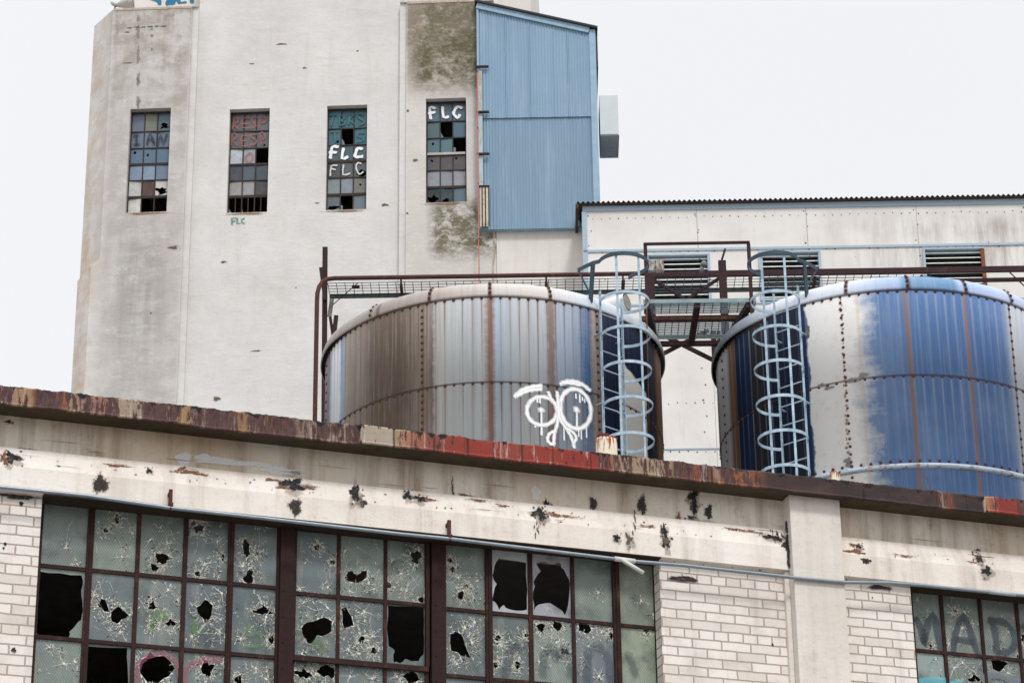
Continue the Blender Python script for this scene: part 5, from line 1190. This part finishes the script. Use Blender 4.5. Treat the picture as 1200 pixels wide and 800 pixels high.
def csheet(mb, u0, u1, zf0, zf1, d, amp=.010, per=.0763, seg=6):
    n = int((u1-u0)/per*seg); rows = []
    for k in range(n+1):
        u = u0 + (u1-u0)*k/n; w = amp*math.sin(2*math.pi*(u-u0)/per); rows.append([mb.add(P(u, d+w, zf0(u))), mb.add(P(u, d+w, zf1(u)))])
    for A, Bq in zip(rows, rows[1:]): mb.face((A[0], Bq[0], Bq[1], A[1]), 0, True)
mb = MB(); csheet(mb, ub0, ub1, lambda u: zb0, lambda u: zbm+.04, .0); mb.build('lower_cladding', make_blue('faded_blue_sheet', S(130,158,180), S(120,147,168)), bl)
mb = MB(); csheet(mb, ub0, ub1, lambda u: zbm, lambda u: ztop(u)-.14, .035)
for u in (ub0+.75, ub0+1.35, ub0+2.0, ub0+2.35): mb.box(P(u-.012, .054, zbm), P(u+.012, .045, ztop(u)-.2))
mb.build('upper_cladding', make_blue('pale_blue_sheet', S(140,168,191), S(127,155,178)), bl)
tb = m_plain('blue_trim', S(150,178,200), .5, .15, 5)
mb = MB(); mb.box(P(ub1, .07, zb0), P(ubr, -6, ztop(ub1)-.05)); mb.box(P(ub0-.0, .075, zb0), P(ub0+.05, .055, za-.1)); mb.bar(P(ub0, .075, ztop(ub0)-.08), P(ub1, .075, ztop(ub1)-.08), .05, .16); mb.build('edge_trim', tb, bl)
mb = MB(); mb.box(P(ub0+.002, -.03, zb0+.005), P(ub1-.002, -5.9, zbm)); mb.poly([P(ub0+.002,-.04,zbm),P(ub1-.002,-.04,zbm),P(ub1-.002,-.04,ztop(ub1)-.06),P(ub0+.002,-.04,ztop(ub0)-.06)]); mb.build('side_wall', tb, bl)
rf = m_plain('dark_roof_sheet', S(40,44,50), .6, .2)
mb = MB(); a = ub0-.05; b = ubr+.06
i = [mb.add(p) for p in (P(a,.16,ztop(a)),P(b,.16,ztop(b)),P(b,-6.2,ztop(b)),P(a,-6.2,ztop(a)),P(a,.16,ztop(a)+.06),P(b,.16,ztop(b)+.06),P(b,-6.2,ztop(b)+.06),P(a,-6.2,ztop(a)+.06))]
for q in ((0,3,2,1),(4,5,6,7),(0,1,5,4),(1,2,6,5),(2,3,7,6),(3,0,4,7)): mb.face([i[k] for k in q])
mb.build('roof', rf, bl)
mb = MB(); mb.box(P(ubr+.001, .03, ztop(b)-1.1), P(ubr+.05, -5.9, ztop(b)-.002)); mb.build('gutter_board', rf, bl)
mb = MB()
for y in (81, 134, 183):
    zz = BL.z(565, y); mb.box(P(ub0-.02, .14, zz-.02), P(ub0+.30, .08, zz+.025))
mb.build('clip', steel_m, bl)
mb = MB(); u0, u1, z0, z1 = BL.x(561.5,245), BL.x(573,245), BL.z(567,267), BL.z(567,221)
mb.box(P(u0, .082, z0), P(u1, .055, z1)); wp = mb.build('hatch', m_rust('faded_hatch', S(176,172,156), S(150,120,80), .4, 6), bl)
mb = MB()
for q in (0, .33, .66, 1): u = u0+(u1-u0)*q; mb.box(P(u-.012,.10,z0), P(u+.012,.0825,z1))
mb.box(P(u0-.02,.105,z1), P(u1+.02,.06,z1+.04)); mb.build('frame', sash_m, wp)
mb = MB(); mb.box(P(ub0+.03, .078, BL.z(565,220)), P(ub0+.13, .056, BL.z(565,84))); mb.build('stained_flashing', m_rust('stained_flashing', S(150,166,170), S(168,140,100), .5, 4), bl)
mb = MB(); z1, z0 = BL.z(712, 112), BL.z(712, 158); u1 = BL.x(724.5, 135); mb.box(P(ubr+.052, .02, z0), P(u1, -1.18, z1)); bx_ = mb.build('vent_box', m_plain('pale_box_sheet', S(200,208,210), .5, .08, 2), bl, bevel=.01)
mb = MB(); mb.box(P(ubr+.06, .0, z0-.004), P(u1-.015, -1.16, z0-.02)); mb.bar(P(u1-.005, .02, z0-.015), P(u1-.005, -1.18, z0-.015), .03, .03); mb.bar(P(ubr+.06, -1.17, z0-.015), P(u1, -1.17, z0-.015), .03, .03); mb.build('box_underside', m_rust('box_underside', S(170,174,174), S(120,84,70), .02, 6), bl)
# red pipe on the tower corner
rp_ = thing('red_pipe', 'thin red vertical pipe on the concrete tower beside the blue cladding', 'pipe', TW)
u = TW.x(560, 160, DP + .32)
mb = MB(); mb.tube([P(u, DP+.32, TW.z(560, 84, DP+.32)), P(u, DP+.32, 12)], .015, 8); mb.build('riser', m_rust('red_paint', S(150,84,76), S(110,70,62), .15, 6), rp_)
mb = MB()
for y in (84, 150, 215, 280): z = TW.z(560, y, DP+.32); mb.box(P(u-.016, DP+.335, z-.01), P(u+.016, DP+.001, z+.01))
mb.build('clamp', steel_m, rp_)

# ==================================================================================== GROUND, SKY, LIGHT
mb = MB(); n = 24; S_ = 900.0
gi = [[mb.add((-S_ + 2*S_*i/n, -300 + 1500*j/n, 0)) for j in range(n+1)] for i in range(n+1)]
for i in range(n):
    for j in range(n): mb.face((gi[i][j], gi[i+1][j], gi[i+1][j+1], gi[i][j+1]))
t = NT('yard_gravel', .95, .1); a = t.noise(.3, 6, .6); b = t.noise(9, 6, .7); t.color(t.mix(b, t.mix(a, (.28,.265,.25,1), (.34,.325,.30,1)), (.20,.19,.18,1))).bump(b, .4, .02)
g = mb.build('ground', t.mat); g['kind'] = 'structure'
mb = MB(); mb.box((-80, 3, .004), (80, 11, .008)); t = NT('road_asphalt', .9, .2); a = t.noise(30, 5, .7); t.color(t.mix(a, (.045,.045,.047,1), (.07,.07,.07,1))); g = mb.build('road', t.mat); g['kind'] = 'structure'

SUN_EL, SUN_AZ = 52.0, 18.0                                          # azimuth measured from behind the camera towards +X
w = bpy.data.worlds.new('World'); scn.world = w; w.use_nodes = True; nt = w.node_tree; nt.nodes.clear()
def wn_(ty, **k):
    q = nt.nodes.new(ty)
    for a_, b_ in k.items(): setattr(q, a_, b_)
    return q
out = wn_('ShaderNodeOutputWorld'); bg = wn_('ShaderNodeBackground'); bg2 = wn_('ShaderNodeBackground'); add = wn_('ShaderNodeAddShader')
sky = wn_('ShaderNodeTexSky'); sky.sky_type = 'NISHITA'; sky.sun_disc = False; sky.sun_elevation = math.radians(SUN_EL)
sd = Vector((math.sin(math.radians(SUN_AZ))*math.cos(math.radians(SUN_EL)), -math.cos(math.radians(SUN_AZ))*math.cos(math.radians(SUN_EL)), math.sin(math.radians(SUN_EL))))
sky.sun_rotation = math.atan2(sd.x, sd.y)
nt.links.new(sky.outputs[0], bg.inputs[0]); bg.inputs[1].default_value = .05 * .35
tc = wn_('ShaderNodeTexCoord'); sx = wn_('ShaderNodeSeparateXYZ'); nt.links.new(tc.outputs['Generated'], sx.inputs[0])
cr = wn_('ShaderNodeValToRGB'); nt.links.new(sx.outputs[2], cr.inputs[0])
e = cr.color_ramp.elements; e[0].position = 0; e[0].color = (.38,.385,.396,1); e[1].position = 1; e[1].color = (1.2,1.2,1.2,1)
el = cr.color_ramp.elements.new(.2); el.color = (.463,.464,.466,1); el = cr.color_ramp.elements.new(.56); el.color = (.468,.469,.471,1)
cn = wn_('ShaderNodeTexNoise'); nt.links.new(tc.outputs['Generated'], cn.inputs['Vector']); cn.inputs['Scale'].default_value = 2.2; cn.inputs['Detail'].default_value = 5
mr = wn_('ShaderNodeMapRange'); nt.links.new(cn.outputs['Fac'], mr.inputs[0]); mr.inputs[1].default_value = .3; mr.inputs[2].default_value = .7; mr.inputs[3].default_value = .975; mr.inputs[4].default_value = 1.02
vm = wn_('ShaderNodeVectorMath', operation='SCALE'); nt.links.new(cr.outputs[0], vm.inputs[0]); nt.links.new(mr.outputs[0], vm.inputs['Scale'])
nt.links.new(vm.outputs[0], bg2.inputs[0]); bg2.inputs[1].default_value = 1.66
nt.links.new(bg.outputs[0], add.inputs[0]); nt.links.new(bg2.outputs[0], add.inputs[1]); nt.links.new(add.outputs[0], out.inputs[0])
sl = bpy.data.lights.new('sun', 'SUN'); sl.energy = 1.5; sl.angle = math.radians(10); sl.color = (1, .985, .965)
so = bpy.data.objects.new('sun', sl); col.objects.link(so); so.location = (20, -10, 60)
so.rotation_euler = sd.to_track_quat('Z', 'Y').to_euler()
v = scn.view_settings; v.view_transform = 'Standard'; v.look = 'None'; v.exposure = .15; v.gamma = 1; v.use_curve_mapping = False
scn.render.engine = 'CYCLES'; scn.cycles.max_bounces = 5; scn.cycles.transparent_max_bounces = 12; scn.cycles.use_denoising = True
